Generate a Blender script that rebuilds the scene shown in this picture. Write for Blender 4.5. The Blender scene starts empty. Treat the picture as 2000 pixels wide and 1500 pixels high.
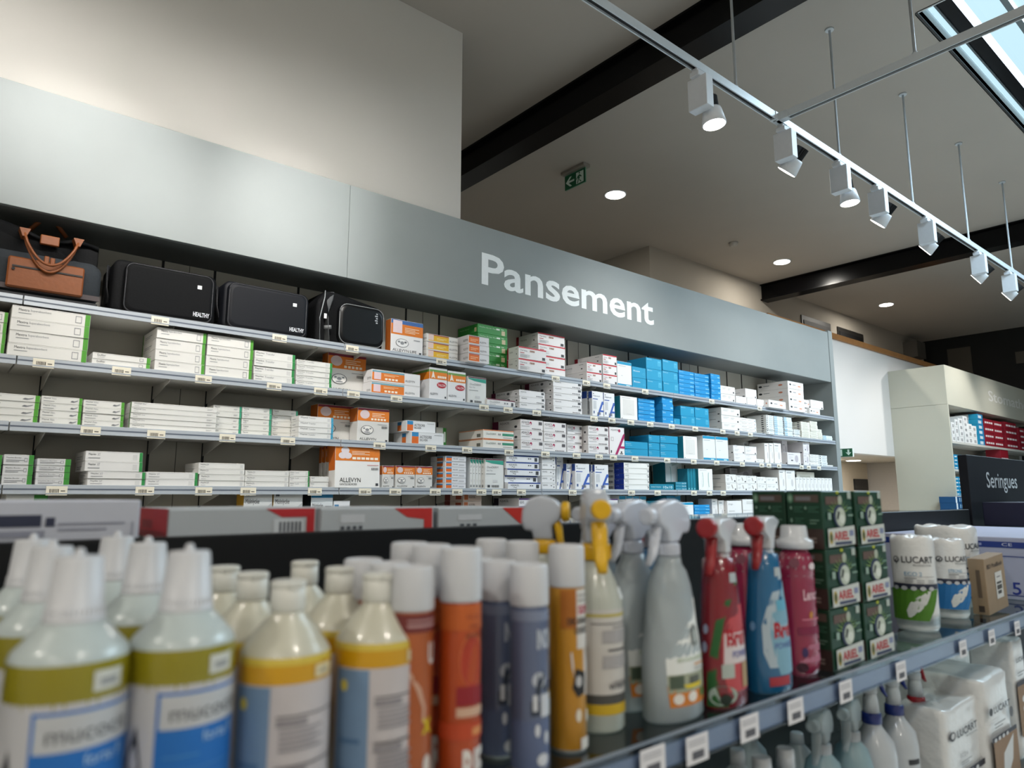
import bpy, bmesh, math, random
from mathutils import Vector, Matrix
random.seed(7)
S = bpy.context.scene
COL = S.collection
# ---------------------------------------------------------------- camera
F_PX = 1372.0
PITCH = math.atan(218/F_PX)
HEAD = math.radians(49.9)
cam_d = bpy.data.cameras.new('camera'); cam = bpy.data.objects.new('camera', cam_d); COL.objects.link(cam)
EYE = 1.5
cam.location = (0, 0, EYE)
cam.rotation_euler = (math.pi/2+PITCH, 0, HEAD-math.pi/2)
cam_d.sensor_width = 36; cam_d.lens = F_PX/2000*36
cam_d.clip_start = .02; cam_d.clip_end = 100
cam_d.dof.use_dof = True; cam_d.dof.focus_distance = 4.6; cam_d.dof.aperture_fstop = 3.7
S.camera = cam
S.view_settings.view_transform = 'Standard'; S.view_settings.look = 'None'
S.view_settings.gamma = 1; S.view_settings.use_curve_mapping = False
S.view_settings.exposure = 0.0
# ---------------------------------------------------------------- sky
w = bpy.data.worlds.new('sky'); S.world = w; w.use_nodes = True
bg = w.node_tree.nodes['Background']; bg.inputs[0].default_value = (.53, .74, .82, 1); bg.inputs[1].default_value = 1.35
# ---------------------------------------------------------------- lights
def area(name, loc, size, power, color=(1, 1, 1), rot=(0, 0, 0), sy=None, portal=False, spread=None):
    l = bpy.data.lights.new(name, 'AREA'); l.energy = power; l.color = color
    if sy: l.shape = 'RECTANGLE'; l.size = size; l.size_y = sy
    else: l.shape = 'DISK'; l.size = size
    if portal: l.cycles.is_portal = True
    if spread: l.spread = spread
    o = bpy.data.objects.new(name, l); COL.objects.link(o); o.location = loc; o.rotation_euler = rot
    return o
H = 3.41+EYE          # ceiling height above the floor
area('skylight_portal', (7.6, -.4, H+.16), 4.9, 0, sy=4.0, portal=True)
area('daylight', (7.5, -.4, H+.17), 4.5, 640, (.72, .88, 1.0), sy=3.6)
SPOT_W, DOWN_W = 42, 30

# ---------------------------------------------------------------- pixel rays (photo frame 2000x1500)
cP, sP, cH, sH = math.cos(PITCH), math.sin(PITCH), math.cos(HEAD), math.sin(HEAD)
def ray(u, v):
    R = u-1000; U = 750-v; F = F_PX*cP-U*sP
    return (F*cH+R*sH, F*sH-R*cH, F_PX*sP+U*cP)
def PY(u, v, Y):
    d = ray(u, v); t = Y/d[1]; return d[0]*t, EYE+d[2]*t
def PZ(u, v, z):
    d = ray(u, v); t = (z-EYE)/d[2]; return d[0]*t, d[1]*t
def depth_at(u, v, Y):
    return Y/ray(u, v)[1]*F_PX
# ---------------------------------------------------------------- materials
def lin(c):
    if isinstance(c, str):
        c = c.lstrip('#'); c = [int(c[i:i+2], 16)/255 for i in (0, 2, 4)]
    return tuple(x/12.92 if x <= .04045 else ((x+.055)/1.055)**2.4 for x in c)
MC = {}
def mat(c, rough=.55, metal=0, noise=.05, trans=0, emit=0, coat=0, bump=0, scale=40, ior=1.45, name=None, spec=.5):
    key = (c, rough, metal, noise, trans, emit, coat, bump, scale, ior, spec)
    if key in MC: return MC[key]
    m = bpy.data.materials.new(name or 'paint_'+c.lstrip('#')); m.use_nodes = True
    nt = m.node_tree; b = nt.nodes['Principled BSDF']; L = lin(c)
    b.inputs['Base Color'].default_value = (*L, 1)
    b.inputs['Roughness'].default_value = rough; b.inputs['Metallic'].default_value = metal
    b.inputs['Specular IOR Level'].default_value = spec
    if trans: b.inputs['Transmission Weight'].default_value = trans; b.inputs['IOR'].default_value = ior
    if coat: b.inputs['Coat Weight'].default_value = coat; b.inputs['Coat Roughness'].default_value = .08
    if emit: b.inputs['Emission Color'].default_value = (*L, 1); b.inputs['Emission Strength'].default_value = emit
    if noise or bump:
        tc = nt.nodes.new('ShaderNodeTexCoord'); n = nt.nodes.new('ShaderNodeTexNoise')
        n.inputs['Scale'].default_value = scale; n.inputs['Detail'].default_value = 3
        nt.links.new(tc.outputs['Object'], n.inputs['Vector'])
        if noise and not emit:
            mr = nt.nodes.new('ShaderNodeMapRange'); nt.links.new(n.outputs['Fac'], mr.inputs['Value'])
            mr.inputs['To Min'].default_value = 1-noise; mr.inputs['To Max'].default_value = 1+noise
            mx = nt.nodes.new('ShaderNodeMix'); mx.data_type = 'RGBA'; mx.blend_type = 'MULTIPLY'; mx.inputs[0].default_value = 1
            mx.inputs[6].default_value = (*L, 1); nt.links.new(mr.outputs[0], mx.inputs[7])
            nt.links.new(mx.outputs[2], b.inputs['Base Color'])
        if bump:
            bp = nt.nodes.new('ShaderNodeBump'); bp.inputs['Strength'].default_value = bump; bp.inputs['Distance'].default_value = .004
            nt.links.new(n.outputs['Fac'], bp.inputs['Height']); nt.links.new(bp.outputs[0], b.inputs['Normal'])
    MC[key] = m; return m
def pane_glass(tint=(.86, .93, .93), name='shelf_glass', boost=1.0):
    m = bpy.data.materials.new(name); m.use_nodes = True; nt = m.node_tree
    for n in list(nt.nodes):
        if n.type != 'OUTPUT_MATERIAL': nt.nodes.remove(n)
    out = [n for n in nt.nodes if n.type == 'OUTPUT_MATERIAL'][0]
    tr = nt.nodes.new('ShaderNodeBsdfTransparent'); tr.inputs[0].default_value = (*tint, 1)
    geo = nt.nodes.new('ShaderNodeNewGeometry'); inv = nt.nodes.new('ShaderNodeMath'); inv.operation = 'SUBTRACT'; inv.inputs[0].default_value = 1; mul = nt.nodes.new('ShaderNodeMath'); mul.operation = 'MULTIPLY'
    gl = nt.nodes.new('ShaderNodeBsdfGlossy'); gl.inputs['Roughness'].default_value = .04
    fr = nt.nodes.new('ShaderNodeFresnel'); fr.inputs[0].default_value = 1.5*boost
    mx = nt.nodes.new('ShaderNodeMixShader')
    nt.links.new(geo.outputs['Backfacing'], inv.inputs[1]); nt.links.new(fr.outputs[0], mul.inputs[0]); nt.links.new(inv.outputs[0], mul.inputs[1])
    nt.links.new(mul.outputs[0], mx.inputs[0]); nt.links.new(tr.outputs[0], mx.inputs[1]); nt.links.new(gl.outputs[0], mx.inputs[2])
    nt.links.new(mx.outputs[0], out.inputs[0])
    return m
def frosted(c, alpha=.45, rough=.25, name='clear_plastic'):
    """thin translucent plastic wall: part see-through, part diffuse"""
    key = ('fr', c, alpha, rough)
    if key in MC: return MC[key]
    m = bpy.data.materials.new(name); m.use_nodes = True; nt = m.node_tree
    b = nt.nodes['Principled BSDF']; b.inputs['Base Color'].default_value = (*lin(c), 1); b.inputs['Roughness'].default_value = rough
    out = [n for n in nt.nodes if n.type == 'OUTPUT_MATERIAL'][0]
    tr = nt.nodes.new('ShaderNodeBsdfTransparent'); tr.inputs[0].default_value = (*[min(1, x*1.15) for x in lin(c)], 1)
    mx = nt.nodes.new('ShaderNodeMixShader'); mx.inputs[0].default_value = alpha
    nt.links.new(tr.outputs[0], mx.inputs[1]); nt.links.new(b.outputs[0], mx.inputs[2]); nt.links.new(mx.outputs[0], out.inputs[0])
    MC[key] = m; return m
# ---------------------------------------------------------------- text cache
TC = {}
def glyphs(s, bold=0):
    k = (s, bold)
    if k in TC: return TC[k]
    c = bpy.data.curves.new('t', 'FONT'); c.body = s; c.resolution_u = 3; c.offset = bold
    c.fill_mode = 'FRONT'
    o = bpy.data.objects.new('t', c); COL.objects.link(o); bpy.context.view_layer.update()
    me = bpy.data.meshes.new_from_object(o.evaluated_get(bpy.context.evaluated_depsgraph_get()))
    vs = [(v.co.x, v.co.y) for v in me.vertices]; fs = [tuple(p.vertices) for p in me.polygons]
    bpy.data.objects.remove(o); bpy.data.curves.remove(c); bpy.data.meshes.remove(me)
    x0 = min(v[0] for v in vs); x1 = max(v[0] for v in vs); y0 = min(v[1] for v in vs); y1 = max(v[1] for v in vs)
    vs = [((x-x0)/(x1-x0), (y-y0)/(y1-y0)) for x, y in vs]
    TC[k] = (vs, fs, (x1-x0)/(y1-y0)); return TC[k]
# ---------------------------------------------------------------- mesh builder
class MB:
    def __init__(s): s.v = []; s.f = []; s.m = []; s.sm = []; s.mats = []
    def mi(s, m):
        if isinstance(m, str): m = mat(m)
        if m not in s.mats: s.mats.append(m)
        return s.mats.index(m)
    def face(s, pts, m, smooth=False):
        i = len(s.v); s.v += [tuple(p) for p in pts]; s.f.append(tuple(range(i, i+len(pts)))); s.m.append(s.mi(m)); s.sm.append(smooth)
    def mesh(s, vs, fs, m, smooth=False):
        i = len(s.v); s.v += [tuple(p) for p in vs]; k = s.mi(m)
        for f in fs: s.f.append(tuple(i+j for j in f)); s.m.append(k); s.sm.append(smooth)
    def box(s, x0, x1, y0, y1, z0, z1, m, c=0, T=None):
        lo = (x0, y0, z0); hi = (x1, y1, z1); T = T or (lambda p: p)
        if c <= 0:
            P = [T((a, b, d)) for a in (x0, x1) for b in (y0, y1) for d in (z0, z1)]
            s.mesh(P, [(0, 1, 3, 2), (4, 6, 7, 5), (0, 4, 5, 1), (2, 3, 7, 6), (0, 2, 6, 4), (1, 5, 7, 3)], m); return
        V = {}; vs = []
        for k in range(8):
            sg = [(k >> a) & 1 for a in range(3)]
            for ax in range(3):
                p = [0, 0, 0]
                for a in range(3):
                    e = hi[a] if sg[a] else lo[a]
                    p[a] = e if a == ax else e+(-c if sg[a] else c)
                V[(tuple(sg), ax)] = len(vs); vs.append(T(tuple(p)))
        fs = []
        for ax in range(3):
            o = [a for a in range(3) if a != ax]
            for e in (0, 1):
                q = []
                for a, b in ((0, 0), (1, 0), (1, 1), (0, 1)):
                    sg = [0, 0, 0]; sg[ax] = e; sg[o[0]] = a; sg[o[1]] = b; q.append(V[(tuple(sg), ax)])
                fs.append(tuple(q))
            for a in (0, 1):
                for b in (0, 1):
                    s0 = [0, 0, 0]; s1 = [0, 0, 0]; s0[ax] = 0; s1[ax] = 1
                    for q in (s0, s1): q[o[0]] = a; q[o[1]] = b
                    fs.append((V[(tuple(s0), o[0])], V[(tuple(s1), o[0])], V[(tuple(s1), o[1])], V[(tuple(s0), o[1])]))
        for k in range(8):
            sg = tuple((k >> a) & 1 for a in range(3)); fs.append(tuple(V[(sg, a)] for a in range(3)))
        s.mesh(vs, fs, m)
    def prism(s, pts, axis, a0, a1, m, T=None, smooth=False):
        """2D polygon extruded along axis ('x','y','z')"""
        T = T or (lambda p: p)
        def mk(p, a):
            return T({'x': (a, p[0], p[1]), 'y': (p[0], a, p[1]), 'z': (p[0], p[1], a)}[axis])
        n = len(pts); vs = [mk(p, a0) for p in pts]+[mk(p, a1) for p in pts]
        fs = [tuple(range(n)), tuple(range(2*n-1, n-1, -1))]
        s.mesh(vs, fs, m)
        s.mesh(vs, [(i, (i+1) % n, n+(i+1) % n, n+i) for i in range(n)], m, smooth)
    def lathe(s, prof, m=None, n=28, cx=0, cy=0, ex=1, T=None, cap=True, rot=0):
        """prof rows (z, rx[, ry[, material-of-band-above]])"""
        T = T or (lambda p: p)
        rings = []
        for r in prof:
            z, rx = r[0], r[1]; ry = r[2] if len(r) > 2 and r[2] is not None else rx
            ring = []
            for i in range(n):
                a = 2*math.pi*i/n+rot; ca, sa = math.cos(a), math.sin(a)
                px = math.copysign(abs(ca)**ex, ca); py = math.copysign(abs(sa)**ex, sa)
                ring.append(T((cx+rx*px, cy+ry*py, z)))
            rings.append(ring)
        base = len(s.v)
        for r in rings: s.v += [tuple(p) for p in r]
        for j in range(len(prof)-1):
            mm = prof[j][3] if len(prof[j]) > 3 and prof[j][3] is not None else m
            k = s.mi(mm)
            for i in range(n):
                s.f.append((base+j*n+i, base+j*n+(i+1) % n, base+(j+1)*n+(i+1) % n, base+(j+1)*n+i)); s.m.append(k); s.sm.append(True)
        if cap:
            mm = prof[0][3] if len(prof[0]) > 3 and prof[0][3] is not None else m
            s.f.append(tuple(base+i for i in range(n-1, -1, -1))); s.m.append(s.mi(mm)); s.sm.append(False)
            mm = prof[-1][3] if len(prof[-1]) > 3 and prof[-1][3] is not None else m
            s.f.append(tuple(base+(len(prof)-1)*n+i for i in range(n))); s.m.append(s.mi(mm)); s.sm.append(False)
    def tube(s, pts, r, m, n=8, rads=None):
        pts = [Vector(p) for p in pts]; rings = []
        up = Vector((0, 0, 1))
        for i, p in enumerate(pts):
            d = (pts[min(i+1, len(pts)-1)]-pts[max(i-1, 0)]).normalized()
            a = d.cross(up)
            if a.length < .05: a = d.cross(Vector((1, 0, 0)))
            a.normalize(); b = d.cross(a).normalized(); rr = rads[i] if rads else r
            rx, ry = rr if isinstance(rr, tuple) else (rr, rr)
            rings.append([p+a*math.cos(2*math.pi*k/n)*rx+b*math.sin(2*math.pi*k/n)*ry for k in range(n)])
        vs = [q for r_ in rings for q in r_]; fs = []
        for j in range(len(pts)-1):
            for k in range(n): fs.append((j*n+k, j*n+(k+1) % n, (j+1)*n+(k+1) % n, (j+1)*n+k))
        s.mesh(vs, fs, m, True)
        s.mesh(rings[0], [tuple(range(n))], m); s.mesh(rings[-1], [tuple(range(n))], m)
    # ---- printing on a surface: M(s,t,off) -> point, s,t in 0..1
    def rect(s, M, x0, y0, x1, y1, m, nx=1, off=1, ny=1):
        for i in range(nx):
            a = x0+(x1-x0)*i/nx; b = x0+(x1-x0)*(i+1)/nx
            for j in range(ny):
                c = y0+(y1-y0)*j/ny; d = y0+(y1-y0)*(j+1)/ny
                s.face([M(a, c, off), M(b, c, off), M(b, d, off), M(a, d, off)], m)
    def strip(s, M, rows, m, nx=5, off=1):
        for (t0, a0, b0), (t1, a1, b1) in zip(rows, rows[1:]):
            for i in range(nx):
                f, g = i/nx, (i+1)/nx
                s.face([M(a0+(b0-a0)*f, t0, off), M(a0+(b0-a0)*g, t0, off), M(a1+(b1-a1)*g, t1, off), M(a1+(b1-a1)*f, t1, off)], m)
    def poly(s, M, pts, m, off=1): s.face([M(a, b, off) for a, b in pts], m)
    def oval(s, M, cx, cy, rx, ry, m, off=1, n=16):
        s.poly(M, [(cx+rx*math.cos(2*math.pi*i/n), cy+ry*math.sin(2*math.pi*i/n)) for i in range(n)], m, off)
    def text(s, M, t, x, y, wd, ht, m, off=2, bold=0, skew=0):
        vs, fs, asp = glyphs(t, bold)
        s.mesh([M(x+a*wd+skew*b*ht, y+b*ht+skew*0, off) for a, b in vs], fs, m)
    def build(s, name, parent=None, loc=None, rot=None):
        me = bpy.data.meshes.new(name); me.from_pydata(s.v, [], s.f)
        for m in s.mats: me.materials.append(m)
        me.polygons.foreach_set('material_index', s.m); me.polygons.foreach_set('use_smooth', s.sm)
        bm = bmesh.new(); bm.from_mesh(me); bmesh.ops.remove_doubles(bm, verts=bm.verts, dist=1e-6)
        bmesh.ops.recalc_face_normals(bm, faces=bm.faces); bm.to_mesh(me); bm.free()
        return link(name, me, parent, loc, rot)
def link(name, me, parent=None, loc=None, rot=None):
    o = bpy.data.objects.new(name, me); COL.objects.link(o)
    if parent: o.parent = parent
    if loc: o.location = loc
    if rot is not None: o.rotation_euler = rot if isinstance(rot, tuple) else (0, 0, rot)
    return o
def empty(name, loc=(0, 0, 0), rz=0):
    o = bpy.data.objects.new(name, None); o.empty_display_size = .05; COL.objects.link(o); o.location = loc; o.rotation_euler = (0, 0, rz); return o
LABELS = {}
def tag(o, label, cat, group=None):
    o['label'] = label; o['category'] = cat
    if group: o['group'] = group
    return o
def struct(mb, name, label=None, kind='structure', **k):
    o = mb.build(name, **k) if isinstance(mb, MB) else mb
    o['kind'] = kind
    if label: o['label'] = label
    return o
def copy_tree(o, parent=None, loc=None, rz=None):
    c = o.copy(); COL.objects.link(c)
    if parent: c.parent = parent
    if loc: c.location = loc
    if rz is not None: c.rotation_euler = (0, 0, rz)
    for ch in list(o.children): copy_tree(ch, c)
    return c
def plane_map(o, xa, ya, n, W, Hh, d=.0004):
    o, xa, ya, n = map(Vector, (o, xa, ya, n))
    return lambda s, t, off=1: o+xa*(s*W)+ya*(t*Hh)+n*(d*off)
def wrap_map(R, z0, z1, a0, a1, d=.0004, cx=0, cy=0, T=None):
    """wraps print on a bottle; R(z)->(rx,ry); angles in degrees, -90 faces the aisle"""
    def M(s, t, off=1):
        z = z0+(z1-z0)*t; a = math.radians(a0+(a1-a0)*s); r = R(z)
        p = (cx+(r[0]+d*off)*math.cos(a), cy+(r[1]+d*off)*math.sin(a), z)
        return T(p) if T else p
    return M
# ================================================================ THE ROOM
def Z(z): return z+EYE
WALLM = mat('#cdcac4', .8, noise=.02, scale=3, bump=.1)
CEILM = mat('#aea79e', .85, noise=.03, scale=2)
DARKW = mat('#141414', .8)
BLACK = mat('#060608', .24, name='black_lacquer', spec=.2)
GREYM = mat('#868c8c', .6, .0, noise=.03, scale=8, bump=.05, name='grey_laminate')
GREYD = mat('#6c7070', .55, .1, noise=.03, name='dark_grey_laminate')
m = MB(); m.box(-6, 18, -7, 9, -.1, 0, mat('#c4c1bb', .5, noise=.08, scale=2)); struct(m, 'floor', 'light grey tiled shop floor')
# ceiling with the skylight opening
SX0, SX1, SY0, SY1 = 5.15, 10.1, -2.4, 1.61
m = MB()
m.box(-6, SX0, -7, 9, H, H+.06, CEILM); m.box(SX1, 18, -7, 9, H, H+.06, CEILM)
m.box(SX0, SX1, -7, SY0, H, H+.06, CEILM); m.box(SX0, SX1, SY1, 9, H, H+.06, CEILM)
struct(m, 'ceiling', 'grey painted flat ceiling')
# skylight: upstand, panes, bars
m = MB(); wm = mat('#d9e2e4', .6)
for a in ((SX0-.02, SX0, SY0, SY1), (SX1, SX1+.02, SY0, SY1), (SX0, SX1, SY0-.02, SY0), (SX0, SX1, SY1, SY1+.02)):
    m.box(*a, H+.0, H+.15, wm)
sky = struct(m, 'window_1', 'long glazed skylight in the ceiling with black and grey bars')
m = MB(); m.box(SX0, SX1, 1.405, 1.497, H+.01, H+.14, BLACK); m.box(SX0, SX1, 1.497, 1.51, H, H+.05, mat('#5a6468', .4)); m.build('black_crossbar', sky)
m = MB(); gm = mat('#7d888c', .4, .3)
for y in (1.19, .1, -1.0, -2.1): m.box(SX0, SX1, y-.02, y+.02, H+.06, H+.12, gm)
for i in range(4): m.box(5.42+i*1.2, 5.45+i*1.2, SY0, 1.19, H+.06, H+.12, gm)
m.build('glazing_bars', sky)
m = MB(); m.box(SX0, SX1, SY0, SY1, H+.13, H+.136, pane_glass((.97, .99, 1), 'skylight_glass')); m.build('pane', sky)
m = MB(); m.box(SX0-.012, SX1+.01, SY1-.004, SY1+.012, H-.006, H+.004, mat('#2b2d2e', .4)); m.box(SX0-.012, SX0, SY0, SY1, H-.004, H+.003, mat('#c8ccce', .4)); m.build('edge_trim', sky)
# walls
m = MB(); m.box(-6, 2.79, 3.885, 9, 0, H, WALLM)
struct(m, 'wall_left', 'white upper wall above the left half of the shelving')
m = MB(); m.box(7.43, 18, 5.88, 9, 0, H, mat('#a49d92', .85, noise=.03, scale=3)); struct(m, 'wall_recess', 'beige wall set back behind the shelving')
m = MB(); m.box(2.79, 7.43, 8.6, 9, 0, H, WALLM); struct(m, 'wall_back')
m = MB(); m.box(17, 18, -7, 5.88, 0, H, DARKW); struct(m, 'wall_far', 'black far wall')
m = MB(); m.box(-6, 18, -7.2, -7, 0, H, WALLM); struct(m, 'wall_rear')
m = MB(); m.box(-6.2, -6, -7, 9, 0, H, WALLM); struct(m, 'wall_side')
# dim openings on the far wall
def farp(u, v, X=16.99):
    d = ray(u, v); t = X/d[0]; return d[1]*t, EYE+d[2]*t
for i, (p, q) in enumerate((((1850, 683), (1902, 740)), ((1983, 688), (2040, 704)))):
    a = farp(*p); b = farp(*q)
    m = MB(); m.box(16.97, 17, b[0], a[0], b[1], a[1], mat('#4a443b', .6)); struct(m, 'window_%d' % (i+4), 'dim brown panel high on the black far wall')
# high windows in the recess wall
for i, (xa, xb) in enumerate(((11.54, 12.6), (12.88, 13.95))):
    m = MB(); m.box(xa, xb, 5.86, 5.884, Z(2.3), Z(3.12), mat('#1c1a18', .5))
    o = struct(m, 'window_%d' % (i+2), 'small dark high window in the recess wall')
    m = MB(); m.box(xa+.06, xb-.06, 5.852, 5.86, Z(2.36), Z(3.04), mat('#050506', .6, name='dark_glass')); m.build('pane', o)
m = MB(); m.box(15.9, 16.35, 5.6, 5.88, Z(2.9), Z(3.25), mat('#5a5650', .6)); tag(m.build('wall_unit'), 'small grey unit high in the dark far corner', 'wall unit')
# steel I beams
def beam(name, x0, y1, ln, hgt=.27, w=.22):
    m = MB(); z1 = H; z0 = H-hgt; c = x0+w/2
    m.box(x0, x0+w, -7, y1, z0, z0+.022, BLACK); m.box(x0, x0+w, -7, y1, z1-.02, z1, BLACK); m.box(c-.07, c+.01, -7, y1, z0+.02, z1-.02, BLACK)
    return struct(m, name, ln)
beam('trim_1', 3.85, 8.6, 'black steel ceiling beam crossing above the sign')
beam('trim_2', 10.25, 5.9, 'black steel ceiling beam farther back')
# white bulkhead beyond the shelving, with the wooden cap, and the passage under it
WH = mat('#cfcdcb', .7, noise=.01, scale=3)
m = MB(); m.box(7.51, 17, 4.25, 4.4, Z(.562), Z(2.06), WH); struct(m, 'wall_right', 'white bulkhead wall right of the dressings shelving')
m = MB(); m.box(7.51, 17, 4.22, 4.43, Z(2.06), Z(2.135), mat('#9a6a3c', .5, noise=.25, scale=9, name='oak')); struct(m, 'trim_3', 'wooden cap along the white bulkhead')
m = MB(); m.box(7.0, 17, 4.4, 5.88, Z(.60), Z(.66), mat('#b9b5ad', .8)); struct(m, 'ceiling_passage')
m = MB(); m.box(7.51, 13.6, 5.84, 5.88, 0, Z(.6), mat('#c9bfae', .8)); m.box(13.0, 13.55, 5.82, 5.85, Z(.1), Z(.3), mat('#17181a', .4)); struct(m, 'wall_passage', 'beige wall at the end of the passage')
m = MB(); m.box(13.6, 13.7, 4.4, 5.88, 0, Z(.6), mat('#b3afab', .8)); struct(m, 'wall_passage_side')
area('passage_light', (11.6, 5.1, Z(.585)), .16, 40, (1, .93, .82))

# ================================================================ ceiling fittings
LENS = mat('#fffaf0', .3, emit=14, noise=0, name='lit_lens')
WPAINT = mat('#c9ced4', .4, name='white_powder_coat')
def downlight(x, y, z, label, power=DOWN_W):
    r = empty('recessed_downlight', (x, y, z)); tag(r, label, 'ceiling light', 'round recessed ceiling lights')
    m = MB(); m.lathe([(-.008, .125), (-.004, .128), (0, .128)], WPAINT, 32); m.build('trim_ring', r)
    m = MB(); m.lathe([(-.012, .108), (-.008, .112)], LENS, 32); m.build('diffuser', r)
    if power:
        l = area('downlight_lamp', (x, y, z-.02), .2, power, (1, .95, .86)); l.parent = r; l.location = (0, 0, -.02)
for x, y, lb in ((5.81, 5.06, 'round lit downlight beside the hanging green exit sign'), (9.46, 5.05, 'round lit downlight just left of the black beam near the smoke detector'), (13.1, 5.06, 'round lit downlight beyond the farther black beam')):
    downlight(x, y, H, lb)
downlight(*PZ(1667, 900, Z(.59)), Z(.6), 'round lit downlight in the low passage under the white wall', 0)
for (x, y), q in zip(((-3, -2), (-3, -5), (1, -2), (1, -5), (4, -4.8), (-3, 1)), ('near left', 'far left', 'near right', 'far right', 'beside the skylight', 'at the shelving side')):
    downlight(x, y, H, 'added unseen fill downlight behind the photographer, '+q, 52)  # unseen area lamps added as room fill, modelled as downlight discs
# smoke detector
m = MB(); x, y = 8.22, 5.07; m.lathe([(-.05, .03), (-.045, .045), (-.02, .06), (0, .065)], mat('#a8a39b', .5), 20); tag(m.build('smoke_detector', loc=(x, y, H)), 'small round smoke detector on the grey ceiling', 'smoke detector')
# exit signs
GRN = mat('#0c5a38', .4); SGW = mat('#d8ece2', .4)
def exit_print(m, M, down=False):
    m.rect(M, 0, 0, 1, 1, GRN)
    if down:
        a = [(.62, .55), (.78, .15), (.94, .55), (.83, .5), (.83, .88), (.73, .88), (.73, .5)]
        x0 = .08
    else:
        a = [(.05, .5), (.25, .85), (.35, .85), (.2, .57), (.47, .57), (.47, .43), (.2, .43), (.35, .15), (.25, .15)]
        x0 = .56
    m.poly(M, a, SGW, 2); m.rect(M, x0, .1, x0+.36, .9, SGW, off=2)
    for p in ([(.12, .15), (.3, .45), (.38, .4), (.22, .12)], [(.3, .45), (.38, .4), (.7, .2), (.62, .12)], [(.28, .4), (.2, .62), (.45, .72), (.5, .42)], [(.2, .62), (.02, .45), (.06, .38), (.26, .54)], [(.45, .72), (.75, .55), (.7, .48), (.42, .6)]):
        m.poly(M, [(x0+q[0]*.36, q[1]) for q in p], GRN, 3)
    m.oval(M, x0+.36*.45, .82, .03, .07, GRN, 3, 10)
r = empty('hanging_exit_sign', (5.0, 4.9, H)); tag(r, 'green exit sign with left arrow hanging from the ceiling', 'exit sign')
m = MB(); m.box(-.05, .05, -.17, .17, -.035, 0, mat('#8b867d', .5), .004); m.build('ceiling_plate', r)
m = MB(); m.box(-.008, .008, -.15, .15, -.2, -.035, mat('#5a8a72', .4), .002)
exit_print(m, plane_map((-.008, .15, -.2), (0, -1, 0), (0, 0, 1), (-1, 0, 0), .3, .155)); m.build('sign_panel', r)
xs, zs = PY(1650, 893, 4.1)
r = empty('wall_exit_sign', (xs, 4.25, zs)); tag(r, 'small green exit sign with down arrow on the white wall', 'exit sign')
m = MB(); m.box(-.03, .03, -.03, 0, .0, .13, mat('#b9c4c0', .5), .003); m.build('bracket', r)
m = MB(); m.box(-.02, .02, -.26, -.03, .0, .11, mat('#cfd8d4', .5), .003); exit_print(m, plane_map((-.02, -.03, .005), (0, -1, 0), (0, 0, 1), (-1, 0, 0), .23, .10), True); m.build('sign_panel', r)

# ---------------------------------------------------------------- lighting track
TZ, TY = Z(2.36), 2.1
TR = mat('#c6cdd2', .38, .2, name='track_aluminium'); SLOT = mat('#0b0b0c', .6)
r = empty('lighting_track', (0, TY, TZ)); tag(r, 'white suspended ceiling track carrying the spotlights, with a side branch', 'lighting track')
def rail(m, x0, x1, y0, y1, along):
    if along == 'x':
        m.box(x0, x1, y0-.02, y0+.02, .012, .045, TR); m.box(x0, x1, y0-.02, y0-.013, -.003, .012, TR); m.box(x0, x1, y0+.013, y0+.02, -.003, .012, TR); m.box(x0, x1, y0-.013, y0+.013, .009, .0121, SLOT)
    else:
        m.box(x0-.02, x0+.02, y0, y1, .012, .045, TR); m.box(x0-.02, x0-.013, y0, y1, -.003, .012, TR); m.box(x0+.013, x0+.02, y0, y1, -.003, .012, TR); m.box(x0-.013, x0+.013, y0, y1, .009, .0121, SLOT)
m = MB(); rail(m, -2.5, 3.94, 0, 0, 'x'); rail(m, 4.06, 14, 0, 0, 'x'); m.build('main_rail', r)
m = MB(); rail(m, 3.99, 0, -5, -.06, 'y'); m.build('branch_rail', r)
m = MB(); m.box(3.93, 4.07, -.024, .024, -.005, .047, TR, .002); m.box(3.965, 4.015, -.08, .0, -.005, .047, TR, .002)
for x in (3.95, 4.04): m.box(x, x+.008, -.008, .008, -.008, -.004, mat('#8a8f93', .4))
m.build('tee_connector', r)
def rod(x, y):
    m = MB(); m.lathe([(.045, .014), (.06, .014), (.061, .0085), (H-TZ, .0085)], TR, 10); o = m.build('suspension_rod', r, (x, y, 0))
    m = MB(); m.lathe([(H-TZ-.012, .03), (H-TZ, .032)], TR, 16); m.build('ceiling_rose', o)
for x in (-.45, .87, 2.19, 3.52, 4.84, 6.16, 7.49, 8.82, 10.14, 11.46): rod(x, 0)
for y in (-.82, -2.2, -3.6): rod(3.99, y)
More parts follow.
